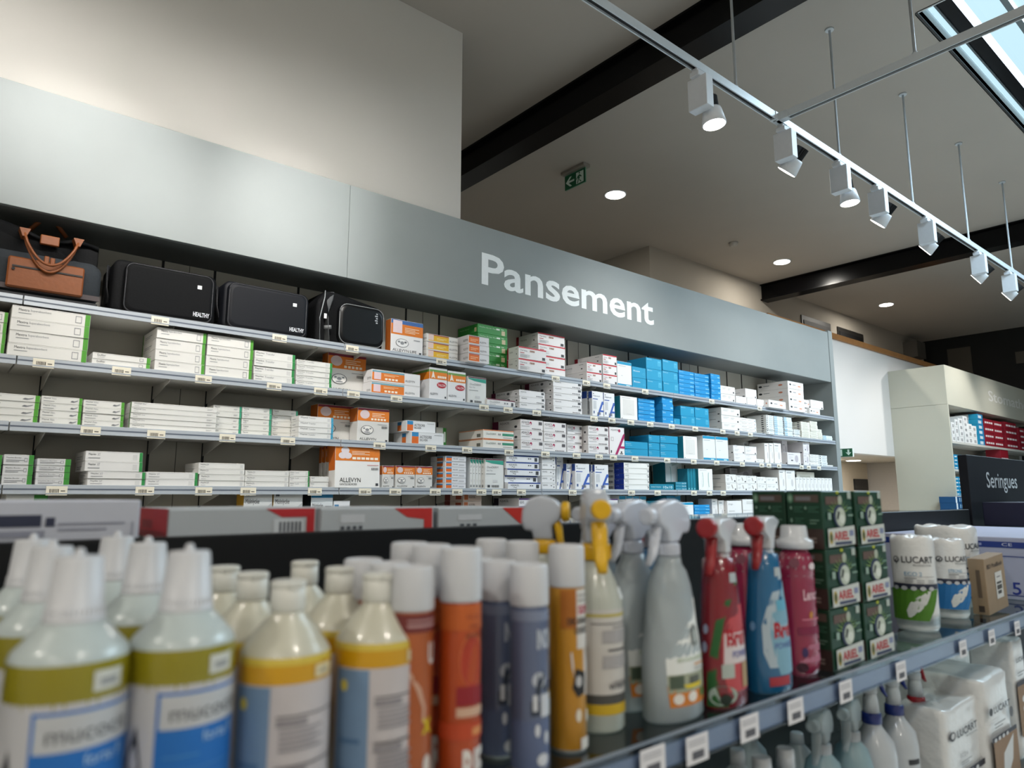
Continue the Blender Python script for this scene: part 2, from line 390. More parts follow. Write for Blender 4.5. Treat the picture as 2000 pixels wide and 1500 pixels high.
def spotlight(x, yaw, tilt, label, lit=True, power=None, size=82, blend=1.0):
    """driver box under the rail with a swivelling lamp head on its +x side"""
    r = empty('track_spotlight', (x, TY, TZ)); tag(r, label, 'spotlight', 'spotlights along the ceiling track')
    m = MB(); m.box(-.05, .05, -.018, .018, -.022, .0, WPAINT, .002); m.box(-.055, .02, -.03, .03, -.05, -.02, WPAINT, .003); m.build('track_adapter', r)
    m = MB(); m.box(-.033, .033, -.062, .062, -.232, -.045, WPAINT, .003); m.build('driver_box', r)
    Rm = Matrix.Rotation(yaw, 4, 'Z') @ Matrix.Rotation(tilt, 4, 'X')
    piv = Vector((.108, 0, -.2))
    T = lambda p: piv+(Rm @ Vector(p))
    hd = MB(); hd.lathe([(-.085, .062), (-.083, .068), (.0, .054), (.012, .05)], mat('#d9dde2', .4), 24, T=T); h = hd.build('lamp_head', r)
    m = MB(); m.lathe([(.012, .02), (.085, .02)], mat('#101112', .5), 12, T=T)
    for i in range(9):
        a = -.036+i*.009; q = math.sqrt(max(.04**2-a*a, 0))
        m.box(a-.0022, a+.0022, -q, q, .012, .088, mat('#101112', .5), T=T)
    m.build('heat_sink', h)
    m = MB(); m.lathe([(-.0865, .06), (-.085, .062)], LENS if lit else mat('#f0efe8', .2, emit=3, noise=0), 24, T=T); m.build('lens', h)
    m = MB(); m.lathe([(-.01, .012), (.03, .012)], WPAINT, 10, T=lambda p: Vector((.03+p[2]+.02, p[0], -.2+p[1]))); m.build('swivel_arm', h)
    l = bpy.data.lights.new('spot', 'SPOT'); l.energy = (power or SPOT_W)*4*math.pi/4; l.spot_size = math.radians(size); l.spot_blend = blend; l.shadow_soft_size = .045; l.color = (1, .972, .93)
    o = bpy.data.objects.new('spot_lamp', l); COL.objects.link(o); o.parent = r
    o.location = T((0, 0, -.1)); d = (Rm.to_3x3() @ Vector((0, 0, -1))); o.rotation_euler = d.to_track_quat('-Z', 'Y').to_euler()
    return r
# tilt: positive x rotation swings the lens toward +y (the shelving); yaw turns it
SPOTS = [(-1.3, 0, .95, 'farthest left beyond the frame on the wall side', .4, 90, 1), (-.6, 0, 1.3, 'second left beyond the frame on the wall side', .38, 84, .9), (.0, 0, 1.3, 'third left beyond the frame on the wall side', .3, 80, .9), (.33, 0, 1.2, 'fourth left beyond the frame on the wall side', .7, 46, 1),
         (.62, 0, 1.3, 'fifth left beyond the frame on the wall side', .28, 80, .9), (.95, -.1, .72, 'sixth left beyond the frame on the wall side', .9, 78, 1), (1.14, -.2, 1.3, 'seventh left beyond the frame on the wall side', .28, 80, .9), (1.38, 0, 1.2, 'eighth left beyond the frame on the wall side', .5, 46, 1), (-.3, -1.0, .7, 'ninth left beyond the frame on the wall side', .5, 80, 1), (.48, -.9, 1.32, 'tenth left beyond the frame on the wall side', .8, 70, .9),
         (3.15, .35, -.1, 'nearest lit spotlight hanging before the track junction', 1, 80, 1), (4.07, .1, .75, 'lit spotlight just right of the track junction', .75, 85, 1),
         (4.83, .35, -.08, 'third lit spotlight, lens turned toward the viewer', 1, 80, 1), (5.45, .1, .75, 'fourth spotlight, thin lit lens under its box', .55, 85, 1),
         (6.42, .1, .9, 'fifth spotlight, against the black beam', .45, 85, 1), (7.72, .1, .95, 'sixth spotlight, right of the black beam', .45, 90, 1), (8.67, .1, .95, 'smallest farthest spotlight at the right edge', .65, 90, 1),
         (9.8, .1, .95, 'nearest one beyond the right frame edge', .85, 90, 1), (11.2, .1, .9, 'second one beyond the right frame edge', .8, 80, .6), (12.6, .1, .8, 'farthest one beyond the right frame edge', .5, 80, 1)]
for x, yw, tl, lb, pw, sz, bl in SPOTS:
    spotlight(x, yw, tl, 'white track spotlight, '+lb if len(lb.split()) < 5 else 'white track spotlight: '+lb, power=SPOT_W*pw, size=sz, blend=bl)

# ================================================================ DRESSINGS SHELVING
YF, YB = 3.5, 3.85
SZ = [Z(.826), Z(.572), Z(.298), Z(.043), Z(-.222), Z(-.49)]
FB, FT = Z(1.205), Z(1.755)
XE = 7.43
SHM = mat('#c7c5be', .5, noise=.02, name='shelf_white'); BPM = mat('#bab7ad', .65, noise=.04, scale=5, name='back_panel_grey')
RAILM = mat('#c3cad2', .25, .35, noise=.02, name='price_rail_silver'); RLINE = mat('#5a6270', .4)
TAGM = mat('#e9e2cf', .6, noise=.03); TAGI = mat('#4a463f', .7)
edges = [-1.195, .27, 1.735, 3.2, 4.667, 6.13, XE]
tagpx = {0: [35, 313, 546, 688, 862, 1085, 1145, 1185, 1260, 1390, 1484], 1: [85, 237, 397, 535, 626, 690, 774, 945, 992, 1048, 1160, 1195, 1232, 1270, 1312, 1358, 1412, 1440, 1466],
         2: [177, 305, 444, 562, 741, 841, 912, 994, 1065, 1126, 1170, 1198, 1240, 1303, 1355, 1400, 1450, 1488, 1502, 1522, 1566, 1580, 1600],
         3: [3, 111, 283, 398, 485, 615, 713, 772, 850, 893, 940, 970, 1018, 1118, 1175, 1233, 1284, 1321, 1355, 1385, 1412]}
tags = []
for k, us in tagpx.items():
    for u in us:
        v = {0: 575+.154*u, 1: 702+.107*u, 2: 831+.0575*u, 3: 955}[k]
        tags.append((k, PY(u, v, YF-.008)[0]))
for bi in range(6):
    xa, xb = edges[bi], edges[bi+1]
    nm = ['beyond the left edge', 'under the brown-trimmed bag', 'under the shoulder bag', 'under the first letters of the sign', 'under the last letters of the sign', 'at the right end'][bi]
    r = empty('shelving_bay', (xa, YF, 0)); tag(r, 'white metal shelving bay of the dressings wall, '+nm, 'shelving', None)
    m = MB(); W = xb-xa
    m.box(0, W, .35, .37, 0, FB, BPM)
    for c in (.27+.7325*k for k in range(-3, 11)):
        for d in (-.13, .13):
            x = c+d-xa
            if .01 < x < W-.01: m.box(x-.006, x+.006, .346, .3502, 0, FB, mat('#17181a', .7))
        if .01 < c-xa < W-.01: m.box(c-xa-.0015, c-xa+.0015, .3485, .3502, 0, FB, mat('#55534e', .7))
    m.build('back_panel', r)
    for k, z in enumerate(SZ):
        m = MB(); m.box(.002, W-.002, 0, .345, z-.028, z-.002, SHM, .002)
        sh = m.build('shelf', r)
        m = MB(); m.box(.002, W-.002, -.008, 0, z-.036, z+.002, RAILM, .0015); m.box(.003, W-.003, -.0085, -.0079, z-.02, z-.014, RLINE); m.box(.003, W-.003, -.012, -.006, z-.037, z-.032, RAILM)
        m.build('price_rail', sh)
        for c in (.27+.7325*j for j in range(-3, 11)):
            for d in (-.13, .13):
                x = c+d-xa
                if .02 < x < W-.02 and (d > 0 or True):
                    m = MB(); m.prism([(.346, z-.028), (.346, z-.095), (.30, z-.09), (.05, z-.04), (.04, z-.028)], 'x', x-.0015, x+.0015, SHM); m.build('bracket', sh)
        for kk, x in tags:
            if kk == k and xa+.03 < x < xb-.03:
                m = MB(); m.box(x-xa-.038, x-xa+.038, -.0105, -.009, z-.042, z-.004, TAGM)
                for q in range(7): m.box(x-xa-.026+q*.005, x-xa-.0235+q*.005+random.random()*.001, -.0109, -.0105, z-.031, z-.016, TAGI)
                m.box(x-xa+.014, x-xa+.03, -.0109, -.0105, z-.026, z-.022, TAGI); m.build('price_label', sh)
# fascia
def fascia(xa, xb, lb):
    m = MB(); m.box(xa+.001, xb-.001, YF-.005, YF+.02, FB, FT, GREYM, .001); m.box(xa+.001, xb-.001, YF+.02, YB, FB, FB+.02, GREYD)
    m.box(xa+.001, xb-.001, YF+.02, YB, FT-.02, FT-.001, GREYD)
    return tag(m.build('fascia_panel'), lb, 'fascia')
fascia(-3, 1.735, 'plain grey fascia panel above the bags, left of the seam'); fp = fascia(1.735, XE, 'long grey fascia panel carrying the white section name')
x0, zt = PY(940, 493, YF); x1, _ = PY(1275, 600, YF)
_, zb = PY(942, 556, YF)
m = MB(); M = plane_map((x0, YF-.0055, zb), (1, 0, 0), (0, 0, 1), (0, -1, 0), x1-x0, zt-zb)
vs, fs, asp = glyphs('Pansement', .018)
m.text(M, 'Pansement', 0, 0, 1, 1, mat('#e4e9ea', .5), off=1, bold=.018); o = m.build('section_lettering', fp); o['label'] = 'white letters reading Pansement'
# end panel
m = MB(); m.box(XE, XE+.085, YF-.012, 4.25, 0, Z(1.775), GREYM, .002)
tag(m.build('end_panel'), 'tall grey end panel closing the shelving at the right', 'end panel')

# ================================================================ BOX PRINTS
GB, GB2, TEALG = '#4f9a2e', '#2f8a46', '#3f9a78'
TX, TG, NAVY = '#3a3c40', '#8d8f92', '#2c4f9e'
def bars(x, y, w, h, c=TG, n=4):
    return [('r', x+w*i/n, y, x+w*(i+.62)/n, y+h, c) for i in range(n)]
def lines(x, y, w, h, n=3, c=TG):
    return [('r', x, y+h*(1-(i+.8)/n), x+w*(1 if i % 2 == 0 else .72), y+h*(1-(i+.45)/n), c) for i in range(n)]
def sq(x0, y0, x1, y1, tx, ty, c):
    return [('r', x0, y0, x1, y0+ty, c), ('r', x0, y1-ty, x1, y1, c), ('r', x0, y0, x0+tx, y1, c), ('r', x1-tx, y0, x1, y1, c)]
D = {}
def des(k, look, base, front, side=(), name='dressing_box', cat='box'): D[k] = (look, base, list(front), list(side), name, cat)
des('mextra', 'white carton with green end and square outline', '#e4e2dd', [('r', .93, 0, 1, 1, GB), ('t', 'Mextra', .08, .6, .13, .2, TX), ('t', 'Superabsorbent', .225, .58, .26, .22, TG)]+lines(.08, .38, .16, .14, 1)+sq(.8, .2, .885, .78, .008, .05, TG), [('r', 0, 0, .06, 1, GB)]+lines(.2, .3, .5, .3, 2))
des('exufiber', 'flat white carton with green right end', '#e4e2dd', [('r', .93, 0, 1, 1, GB), ('t', 'Exufiber', .08, .45, .14, .35, TX)]+lines(.08, .2, .12, .15, 1)+sq(.8, .25, .87, .75, .008, .06, TG))
des('transfer', 'white carton with dark green right end', '#e3e2de', [('r', .93, 0, 1, 1, GB2), ('t', 'Mepilex', .03, .55, .2, .25, TX), ('t', 'Transfer', .26, .55, .22, .25, TG), ('r', .8, .2, .9, .75, '#d3d2cf')]+lines(.03, .3, .16, .16, 1), lines(.2, .3, .5, .3, 2))
des('transferb', 'white carton with blue right end', '#e6e6e4', [('r', .93, 0, 1, 1, '#3d9cc0'), ('t', 'Mepitel', .05, .5, .2, .3, TX), ('t', 'Transfer', .28, .5, .2, .3, TG), ('r', .82, .2, .9, .75, '#d3d3d3')], lines(.2, .3, .4, .3, 1))
des('film', 'white carton with green end and bandage drawing', '#e2e1dc', [('r', .92, 0, 1, 1, GB), ('t', 'Mepitel', .05, .55, .17, .25, TX), ('t', 'Film', .25, .55, .1, .25, TG), ('p', [(.74, .3), (.8, .5), (.9, .68), (.88, .5), (.78, .25)], TG), ('p', [(.7, .35), (.74, .55), (.8, .5), (.74, .3)], '#6d6f70')]+lines(.05, .22, .26, .2, 1))
des('one', 'long thin white carton with small grey lettering', '#e2e1dd', [('t', 'Mepitel', .03, .55, .08, .28, TX), ('t', 'One', .12, .55, .04, .28, TG)]+lines(.03, .25, .05, .15, 1)+lines(.88, .35, .07, .3, 2), [('r', .85, 0, 1, 1, '#6aa25a')])
des('onet', 'thin white carton with teal right end', '#dddcd7', [('r', .92, 0, 1, 1, TEALG), ('t', 'Mepitel', .05, .5, .17, .28, TX)]+lines(.72, .3, .14, .3, 2)+lines(.05, .25, .12, .15, 1))
des('border', 'grey-white carton with three text lines and green end', '#d6d6d6', [('r', .83, 0, 1, 1, '#3a8a34'), ('t', 'Mepilex Border', .08, .6, .5, .17, TX)]+lines(.08, .25, .6, .3, 2, '#77797c')+sq(.68, .3, .78, .7, .015, .05, TG), [])
des('xt', 'white carton with lettering and teal-green end', '#dedddb', [('r', .94, 0, 1, 1, GB2), ('t', 'Mepilex', .05, .55, .13, .25, TX), ('t', 'XT', .2, .55, .05, .25, TG), ('r', .82, .2, .9, .75, '#cfcfcd')]+lines(.05, .25, .2, .2, 1), lines(.2, .2, .5, .4, 2))
des('em', 'white carton without a coloured end', '#e1e0dc', [('t', 'Mepilex', .04, .5, .12, .3, TX), ('t', 'EM', .17, .5, .04, .3, TG), ('r', .9, .2, .96, .75, '#cfcfcd')]+lines(.04, .22, .1, .15, 1))
OR, YE, BUR = '#dd7a1c', '#e8b418', '#7e1f34'
def allev(pad=True, top=BUR, bw='#e9e6e2', big='ALLEVYN', oval=True, h0=.62):
    f = [('r', 0, h0, 1, .93, OR), ('r', 0, .93, 1, 1, top), ('e', .22, (h0+1)/2, .15, .13, '#d9c6c8')]
    f += lines(.45, h0+.12, .4, .14, 3, '#f3dcc0')+[('r', .42+.1*i, h0+.03, .49+.1*i, h0+.09, '#f6e6d2') for i in range(5)]
    f += [('t', big, .07, .06, .52, .07, TX)]+bars(.76, .42, .18, .07, '#55575a', 6)+[('r', .88, .03, .95, .09, TX)]+lines(.62, .52, .3, .04, 1)
    if oval: f += [('e', .3, .36, .2, .13, '#5a5c5f'), ('e', .3, .36, .18, .115, bw), ('e', .3, .36, .06, .04, '#8a8c8f'), ('e', .2, .4, .035, .025, TG), ('e', .4, .4, .035, .025, TG), ('e', .3, .29, .1, .02, TG)]
    return f
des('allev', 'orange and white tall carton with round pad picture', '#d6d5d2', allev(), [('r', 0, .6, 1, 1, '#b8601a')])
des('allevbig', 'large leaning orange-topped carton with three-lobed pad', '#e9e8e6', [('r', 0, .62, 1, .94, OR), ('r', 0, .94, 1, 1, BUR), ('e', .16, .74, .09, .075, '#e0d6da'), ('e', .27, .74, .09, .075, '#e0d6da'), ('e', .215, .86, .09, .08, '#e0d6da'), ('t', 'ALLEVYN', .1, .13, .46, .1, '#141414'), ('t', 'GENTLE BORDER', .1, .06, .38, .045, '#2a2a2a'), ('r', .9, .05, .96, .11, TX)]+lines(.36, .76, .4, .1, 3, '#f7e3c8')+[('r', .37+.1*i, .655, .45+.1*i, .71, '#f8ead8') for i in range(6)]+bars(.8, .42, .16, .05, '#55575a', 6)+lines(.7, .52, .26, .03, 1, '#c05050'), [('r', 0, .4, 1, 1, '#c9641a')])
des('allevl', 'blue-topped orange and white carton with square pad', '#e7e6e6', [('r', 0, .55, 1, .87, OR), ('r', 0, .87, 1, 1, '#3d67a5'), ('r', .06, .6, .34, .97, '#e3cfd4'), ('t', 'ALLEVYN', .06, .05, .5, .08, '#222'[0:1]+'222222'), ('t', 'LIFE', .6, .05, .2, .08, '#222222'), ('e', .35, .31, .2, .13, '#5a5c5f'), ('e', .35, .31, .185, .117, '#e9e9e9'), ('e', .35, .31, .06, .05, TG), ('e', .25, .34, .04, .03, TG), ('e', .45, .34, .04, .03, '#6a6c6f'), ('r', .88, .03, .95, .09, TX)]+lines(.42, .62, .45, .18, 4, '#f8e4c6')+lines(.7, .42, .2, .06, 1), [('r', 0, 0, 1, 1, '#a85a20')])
des('alley', 'small white and yellow carton', '#e3e0dc', [('r', .06, .12, .7, .9, YE), ('r', .06, .82, .7, .95, '#a04a3c'), ('r', .06, .2, .22, .9, '#e6cdc4'), ('t', 'ALLEVYN', .72, .3, .25, .22, TX)]+lines(.32, .3, .3, .3, 2, '#f7e6a8'), [('t', 'LLEVYN', .5, .25, .5, .25, TX)])
des('alleo', 'small white and orange carton', '#dedddf', [('r', .03, .12, .52, .9, '#e2701c'), ('r', .03, .8, .52, .92, '#b85a4a'), ('t', 'ALLEVYN', .55, .25, .3, .2, TX)]+lines(.1, .3, .36, .35, 2, '#f5c9a0'), [('t', 'ALLEVYN', .6, .3, .38, .25, TX)])
des('alleb', 'wide white and orange carton with blue band', '#e4e3e4', [('r', 0, .12, .66, .9, '#e0781e'), ('r', 0, .78, .66, .92, '#6fa4b4'), ('r', .04, .2, .18, .8, '#e3cbd0'), ('t', 'ALLEVYN', .68, .25, .2, .17, TX)]+lines(.24, .5, .3, .2, 2, '#f6d2a6')+[('r', .26+.07*i, .2, .31+.07*i, .36, '#f8ead8') for i in range(4)], [('t', 'EVYN', .5, .2, .4, .2, TX)])
des('talon', 'orange-banded white carton with red oval', '#e6e6e8', [('r', 0, .64, 1, .86, '#e5821e'), ('r', 0, .86, 1, .93, '#6f9a4a'), ('p', [(.1, .66), (.2, .9), (.32, .66), (.21, .7)], '#efe6dc'), ('e', .68, .47, .27, .095, '#b01f30'), ('t', 'TALON', .46, .43, .44, .075, '#f4e9e9'), ('t', 'ALLEVYN', .05, .15, .42, .07, TX), ('r', .86, .07, .94, .13, TX)]+[('r', .45+.1*i, .68, .53+.1*i, .75, '#f8ead8') for i in range(5)], [('r', 0, .64, 1, .86, '#e5821e'), ('r', 0, .86, 1, .93, '#6f9a4a')])
des('duod', 'pale carton with teal swoosh and maroon top', '#dfe0de', [('r', 0, .95, 1, 1, '#5c1f35'), ('p', [(.02, .9), (.35, .84), (.98, .8), (.98, .94), (.02, .94)], '#2f9a86'), ('t', 'DuoDERM', .1, .68, .6, .07, TG), ('t', 'Extra Thin', .08, .58, .3, .05, TG)]+lines(.05, .47, .5, .06, 1)+bars(.35, .05, .4, .08, '#66686a', 7)+[('r', .12, .05, .25, .13, TX), ('r', .4, .22, .65, .3, '#cfcfd0')], [])
des('duodlow', 'low white carton with maroon top stripe', '#e3e2e1', [('r', 0, .84, 1, 1, '#6b2138'), ('t', 'DuoDERM', .1, .4, .35, .25, TG), ('r', .86, .15, .94, .65, '#4a4c4f')]+lines(.1, .15, .2, .14, 1)+bars(.6, .35, .18, .25, TG, 2))
des('duodo', 'white carton with orange edges and green corner', '#e6e3dc', [('r', 0, .9, 1, 1, '#dd7a3c'), ('r', 0, 0, 1, .07, '#dd7a3c'), ('t', 'DuoDERM', .1, .45, .3, .2, '#7d8a84'), ('r', .62, .42, 1, .68, '#3a8f70')]+bars(.48, .45, .1, .2, TG, 2)+lines(.64, .15, .3, .15, 1), [('r', 0, .9, 1, 1, '#cf8a5c'), ('r', 0, 0, 1, .07, '#cf8a5c'), ('r', .75, .2, .9, .55, '#6d6f66')])
des('red', 'white carton with red top edge', '#e3e0e0', [('r', 0, .88, 1, 1, '#c32c3c'), ('t', 'Versiva', .05, .62, .25, .14, '#77757a'), ('r', .05, .45, .2, .51, '#b0323f'), ('r', .84, .08, .95, .32, '#3c3c3f')]+lines(.05, .1, .34, .28, 4)+bars(.4, .62, .18, .16, '#a87f6a', 5), [('r', 0, 0, .12, 1, '#8f1428'), ('r', .8, .3, .85, .42, TX), ('r', .74, .75, .88, .8, TG), ('t', 'Versiva', .2, .5, .3, .16, '#77757a')])
des('aqf', 'white carton with maroon far edge and black marks', '#e4e3e4', [('t', 'AQUACEL', .06, .55, .22, .22, TX), ('r', .86, .5, .96, .85, '#4a4c50')]+bars(.66, .12, .28, .14, '#5a5c60', 5), [('r', 0, 0, .16, 1, '#6d1740'), ('t', 'AQUACEL', .22, .45, .3, .3, '#55575a'), ('e', .62, .55, .05, .2, '#55575a'), ('e', .9, .35, .025, .12, TX), ('r', .84, .75, .95, .82, TG)])
des('foam', 'white carton with small maroon drop emblem', '#e5e2e2', [('t', 'AQUACEL', .04, .6, .34, .24, '#55474c'), ('t', 'foam', .22, .48, .16, .14, '#8a5a66'), ('e', .44, .66, .05, .17, '#a3224e'), ('e', .43, .58, .03, .07, '#e6d4da'), ('r', .8, .55, .95, .85, '#5a5558')]+lines(.04, .3, .36, .1, 1)+bars(.5, .08, .42, .1, '#6a6468', 6), [('r', 0, 0, .22, 1, '#6d1740'), ('e', .84, .3, .05, .12, TX), ('t', 'AQUACEL', .28, .6, .34, .24, '#6a5a60')])
des('foamA', 'upright white carton with big magenta A', '#e8e5e5', [('t', 'AQUACEL', .1, .86, .5, .07, '#55474c'), ('e', .66, .88, .08, .055, '#a3224e'), ('p', [(.34, .01), (.5, .01), (1, .66), (1, .8), (.9, .74)], '#a31e5c'), ('r', .7, .25, 1, .33, '#a31e5c'), ('r', .1, .5, .27, .64, '#bdb9b9'), ('r', .13, .52, .24, .62, '#e8e5e5'), ('e', .78, .12, .05, .03, '#222222'), ('r', .68, .05, .88, .08, TX), ('r', .08, .08, .14, .17, TX)], [('r', 0, 0, 1, 1, '#8f2a56')])
des('aqA', 'upright white carton with large blue letter A', '#e7e8ea', [('e', .12, .9, .04, .02, '#222222'), ('t', 'Aquacel', .08, .78, .6, .07, '#3d4e6e'), ('r', .05, .68, .5, .71, '#3458a6'), ('p', [(.4, .02), (.55, .02), (.93, .5), (1, .5), (1, .62), (.86, .62)], '#3a5fb2'), ('r', .62, .2, 1, .27, '#3a5fb2'), ('r', .1, .3, .36, .62, '#c9ccd0'), ('r', .1, .12, .2, .22, '#51658f')]+bars(.45, .08, .3, .1, '#777a7e', 5), [('r', 0, .72, 1, 1, '#2a4a98'), ('r', .1, .1, .3, .6, '#8d9096')])
des('aqag', 'flat white carton with dark blue top edge', '#e2e4e8', [('r', 0, .82, 1, 1, '#23408c'), ('t', 'AQUACEL', .08, .4, .25, .3, TX), ('t', 'Ag', .16, .14, .1, .2, TX), ('r', .86, .15, .95, .7, '#3c3e42')]+bars(.66, .45, .12, .15, TX, 2))
des('aqw', 'flat white carton with black mark at right', '#e4e4e5', [('t', 'AQUACEL', .05, .5, .35, .25, '#4a4c50'), ('e', .85, .35, .03, .12, '#222222'), ('r', .62, .5, .7, .62, TX), ('r', .76, .75, .92, .8, TG)])
des('aqb', 'flat white carton with royal blue side end', '#ebebe8', [('t', 'AQUACEL', .04, .5, .14, .28, '#4a4c50'), ('t', 'Ag', .12, .22, .05, .2, TX), ('r', .94, .3, .97, .7, TX), ('r', .9, .72, .95, .8, TG)], [('r', .52, 0, 1, 1, '#1636a0'), ('r', .1, .15, .5, .8, '#cfd2da'), ('t', 'x10', .6, .65, .15, .2, '#8fa4e0')]+bars(.22, .3, .25, .4, '#4a4c52', 5))
BL, BLD = '#1e93bd', '#167a9f'
des('blue', 'plain mid blue carton with pale lettering', BL, [('t', 'Biatain', .06, .8, .3, .1, '#a6d8ea'), ('r', .74, .35, .92, .82, '#4fb0d2')]+[('r', .78, .4+.1*i, .88, .45+.1*i, BL) for i in range(3)], [])
des('blueb', 'mid blue carton with white name and small ring', BL, [('t', 'Biatain', .1, .55, .45, .14, '#dff0f6'), ('e', .82, .42, .07, .1, '#5ab6d4'), ('e', .82, .42, .055, .08, BL)], [])
des('bluef', 'flat mid blue carton with pale lettering', '#1b8fcd', [('t', 'Biatain', .05, .55, .25, .25, '#9fd4ee')]+[('r', .72, .3, .95, .5, '#8ccbe8')], [('r', .2, .3, .5, .5, '#5ab0d8')])
des('bluel', 'low mid blue carton with two pale text lines', BL, [('t', 'Biatain', .03, .62, .22, .14, '#b8e2f0'), ('r', .03, .42, .3, .48, '#6fc0dc')], [('r', .1, .2, .9, .8, '#1a84aa')])
des('whbl', 'upright white carton with blue top and bottom bands', '#e4e7e8', [('r', 0, .88, 1, 1, BL), ('r', 0, 0, 1, .1, BL), ('r', .6, .03, .85, .07, '#bfe2ee')]+lines(.08, .8, .5, .04, 1)+lines(.25, .42, .12, .03, 1), [])
des('whteal', 'upright white carton with teal side and grey pattern', '#eceae8', [('r', .15, .2, .82, .86, '#dcdad7'), ('r', .06, .04, .1, .07, TX)]+lines(.1, .91, .5, .03, 1)+lines(.35, .24, .3, .02, 1), [('r', 0, 0, 1, 1, '#177f93')])
des('legs', 'upright white carton with two slim limb drawings', '#ecebe9', [('e', .28, .5, .05, .34, '#79aaa4'), ('e', .25, .5, .05, .34, '#ecebe9'), ('e', .72, .5, .05, .34, '#79aaa4'), ('e', .75, .5, .05, .34, '#ecebe9'), ('r', .06, .04, .1, .06, TX)]+lines(.08, .92, .5, .03, 1), [('r', 0, 0, 1, 1, '#13707f')])
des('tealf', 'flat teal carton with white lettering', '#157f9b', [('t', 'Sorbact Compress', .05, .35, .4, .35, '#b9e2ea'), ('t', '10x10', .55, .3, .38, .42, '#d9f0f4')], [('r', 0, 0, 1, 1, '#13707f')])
des('tealv', 'slim upright teal carton', '#13798f', [('r', .3, .05, .7, .12, '#7cc0c8')], [])
des('wdot', 'white carton with black dot at lower right', '#e7e5e2', [('e', .88, .28, .045, .12, '#33353a')]+lines(.1, .55, .3, .28, 2, '#b9b7b4')+lines(.5, .5, .2, .3, 2, '#b0aeab'), [('e', .9, .12, .04, .08, '#3a3c40')]+lines(.4, .35, .4, .25, 1, '#b5b3b0'))
des('wdotw', 'plain white carton with black dot in its corner', '#e9e6e5', [('e', .88, .14, .05, .1, '#33353a'), ('t', 'Urgo', .08, .78, .3, .1, TG)]+lines(.1, .3, .4, .3, 2, '#cccac8'), [('e', .92, .1, .05, .08, '#3a3c40')]+lines(.1, .5, .7, .1, 1))
des('worg', 'white carton with black dot and orange mark', '#e6e3e1', [('e', .15, .55, .06, .12, '#2e3034'), ('r', .3, .5, .5, .58, '#7a7c80'), ('e', .72, .45, .1, .1, '#dba083')], [('e', .1, .55, .06, .14, '#2e3034'), ('r', .2, .55, .4, .62, '#7a7c80'), ('e', .76, .52, .07, .12, '#cf8468')])
des('wflat', 'flat white carton with grey dashes', '#e8e6e3', [('r', .08, .45, .4, .6, '#b3b1ae'), ('r', .5, .45, .75, .6, '#bdbbb8'), ('e', .92, .4, .025, .18, '#3d6d86')], [('r', .2, .4, .7, .6, '#c2c0bd')])
des('wlblue', 'thin white carton with pale blue left end', '#e2e9ec', [('r', 0, .2, .35, .75, '#8fb8cc'), ('r', .5, .4, .9, .55, '#a9bcc6')], [('e', .9, .5, .06, .25, '#2e3034'), ('r', .3, .15, .8, .6, '#8fb4c4')])
des('wdots', 'thin white carton with black dot at left', '#e5e7e6', [('e', .12, .5, .07, .25, '#2e3034'), ('r', .35, .35, .85, .6, '#a8b6bd')], [('e', .8, .5, .07, .25, '#2e3034')])
des('wcream', 'thin cream-white carton with faint lettering', '#e6e3d8', [('r', .15, .35, .75, .55, '#bcb8ac')], [('e', .88, .5, .06, .25, '#44444a')])
des('wv', 'slim upright white carton with faint figure print', '#e6e3e0', [('e', .65, .4, .12, .18, '#c9c5c4'), ('r', .1, .86, .6, .9, TG), ('e', .85, .07, .06, .025, '#3a3c40')]+lines(.15, .6, .4, .2, 3, '#d2d0ce'), [('r', .3, .06, .6, .16, '#6a6a6c')])
des('wpur', 'white carton with purple-grey shadow figure', '#e0dbdd', [('e', .68, .5, .13, .3, '#b9b2b8'), ('r', .25, .3, .4, .4, '#55565a'), ('e', .88, .1, .03, .05, '#44464a')]+lines(.06, .8, .4, .08, 1)+lines(.1, .45, .3, .25, 2, '#cdc8ca'), [('e', .9, .1, .05, .05, '#44464a')])
des('wfig', 'white carton with small hand drawing and dot', '#e8e6e3', [('p', [(.5, .8), (.58, .7), (.66, .3), (.6, .25), (.52, .55)], '#a69a92'), ('e', .86, .2, .06, .1, '#33353a'), ('r', .1, .8, .35, .85, TG)]+lines(.1, .25, .25, .3, 2, '#c2c0bd'), lines(.2, .4, .6, .2, 1))
des('tube', 'white carton with grey wave and dark name', '#d2d4d4', [('p', [(0, .1), (.5, .35), (1, .62), (1, .78), (.5, .52), (0, .3)], '#b4b8ba'), ('t', 'Mölnlycke', .06, .72, .48, .13, TX), ('t', 'Tubifast', .06, .54, .4, .13, TX), ('e', .1, .93, .03, .03, TX), ('e', .16, .93, .03, .03, TX)], [('r', 0, 0, 1, 1, '#c2952c')])
des('tubeb', 'white carton with blue top band and dark name', '#d5dadd', [('r', 0, .9, 1, 1, '#2f88b8'), ('t', 'Mölnlycke', .06, .66, .48, .12, TX), ('t', 'Tubifast', .06, .5, .4, .12, TX), ('r', .65, .5, .95, .72, '#8c8e92')], [('r', 0, 0, 1, 1, '#1c2228')])
des('act', 'white carton with blue-orange block at left', '#e0e2e4', [('r', .02, .45, .22, .95, '#2f86bd'), ('r', .02, .08, .22, .62, '#dd6a1c'), ('t', 'ACTISORB', .26, .5, .36, .22, '#40424a'), ('t', 'SILVER', .26, .28, .24, .16, '#40424a')]+lines(.7, .75, .25, .1, 1), [('r', .5, .1, .72, .6, '#c96a2c'), ('r', .5, .6, .72, .9, '#2f6f9d')])
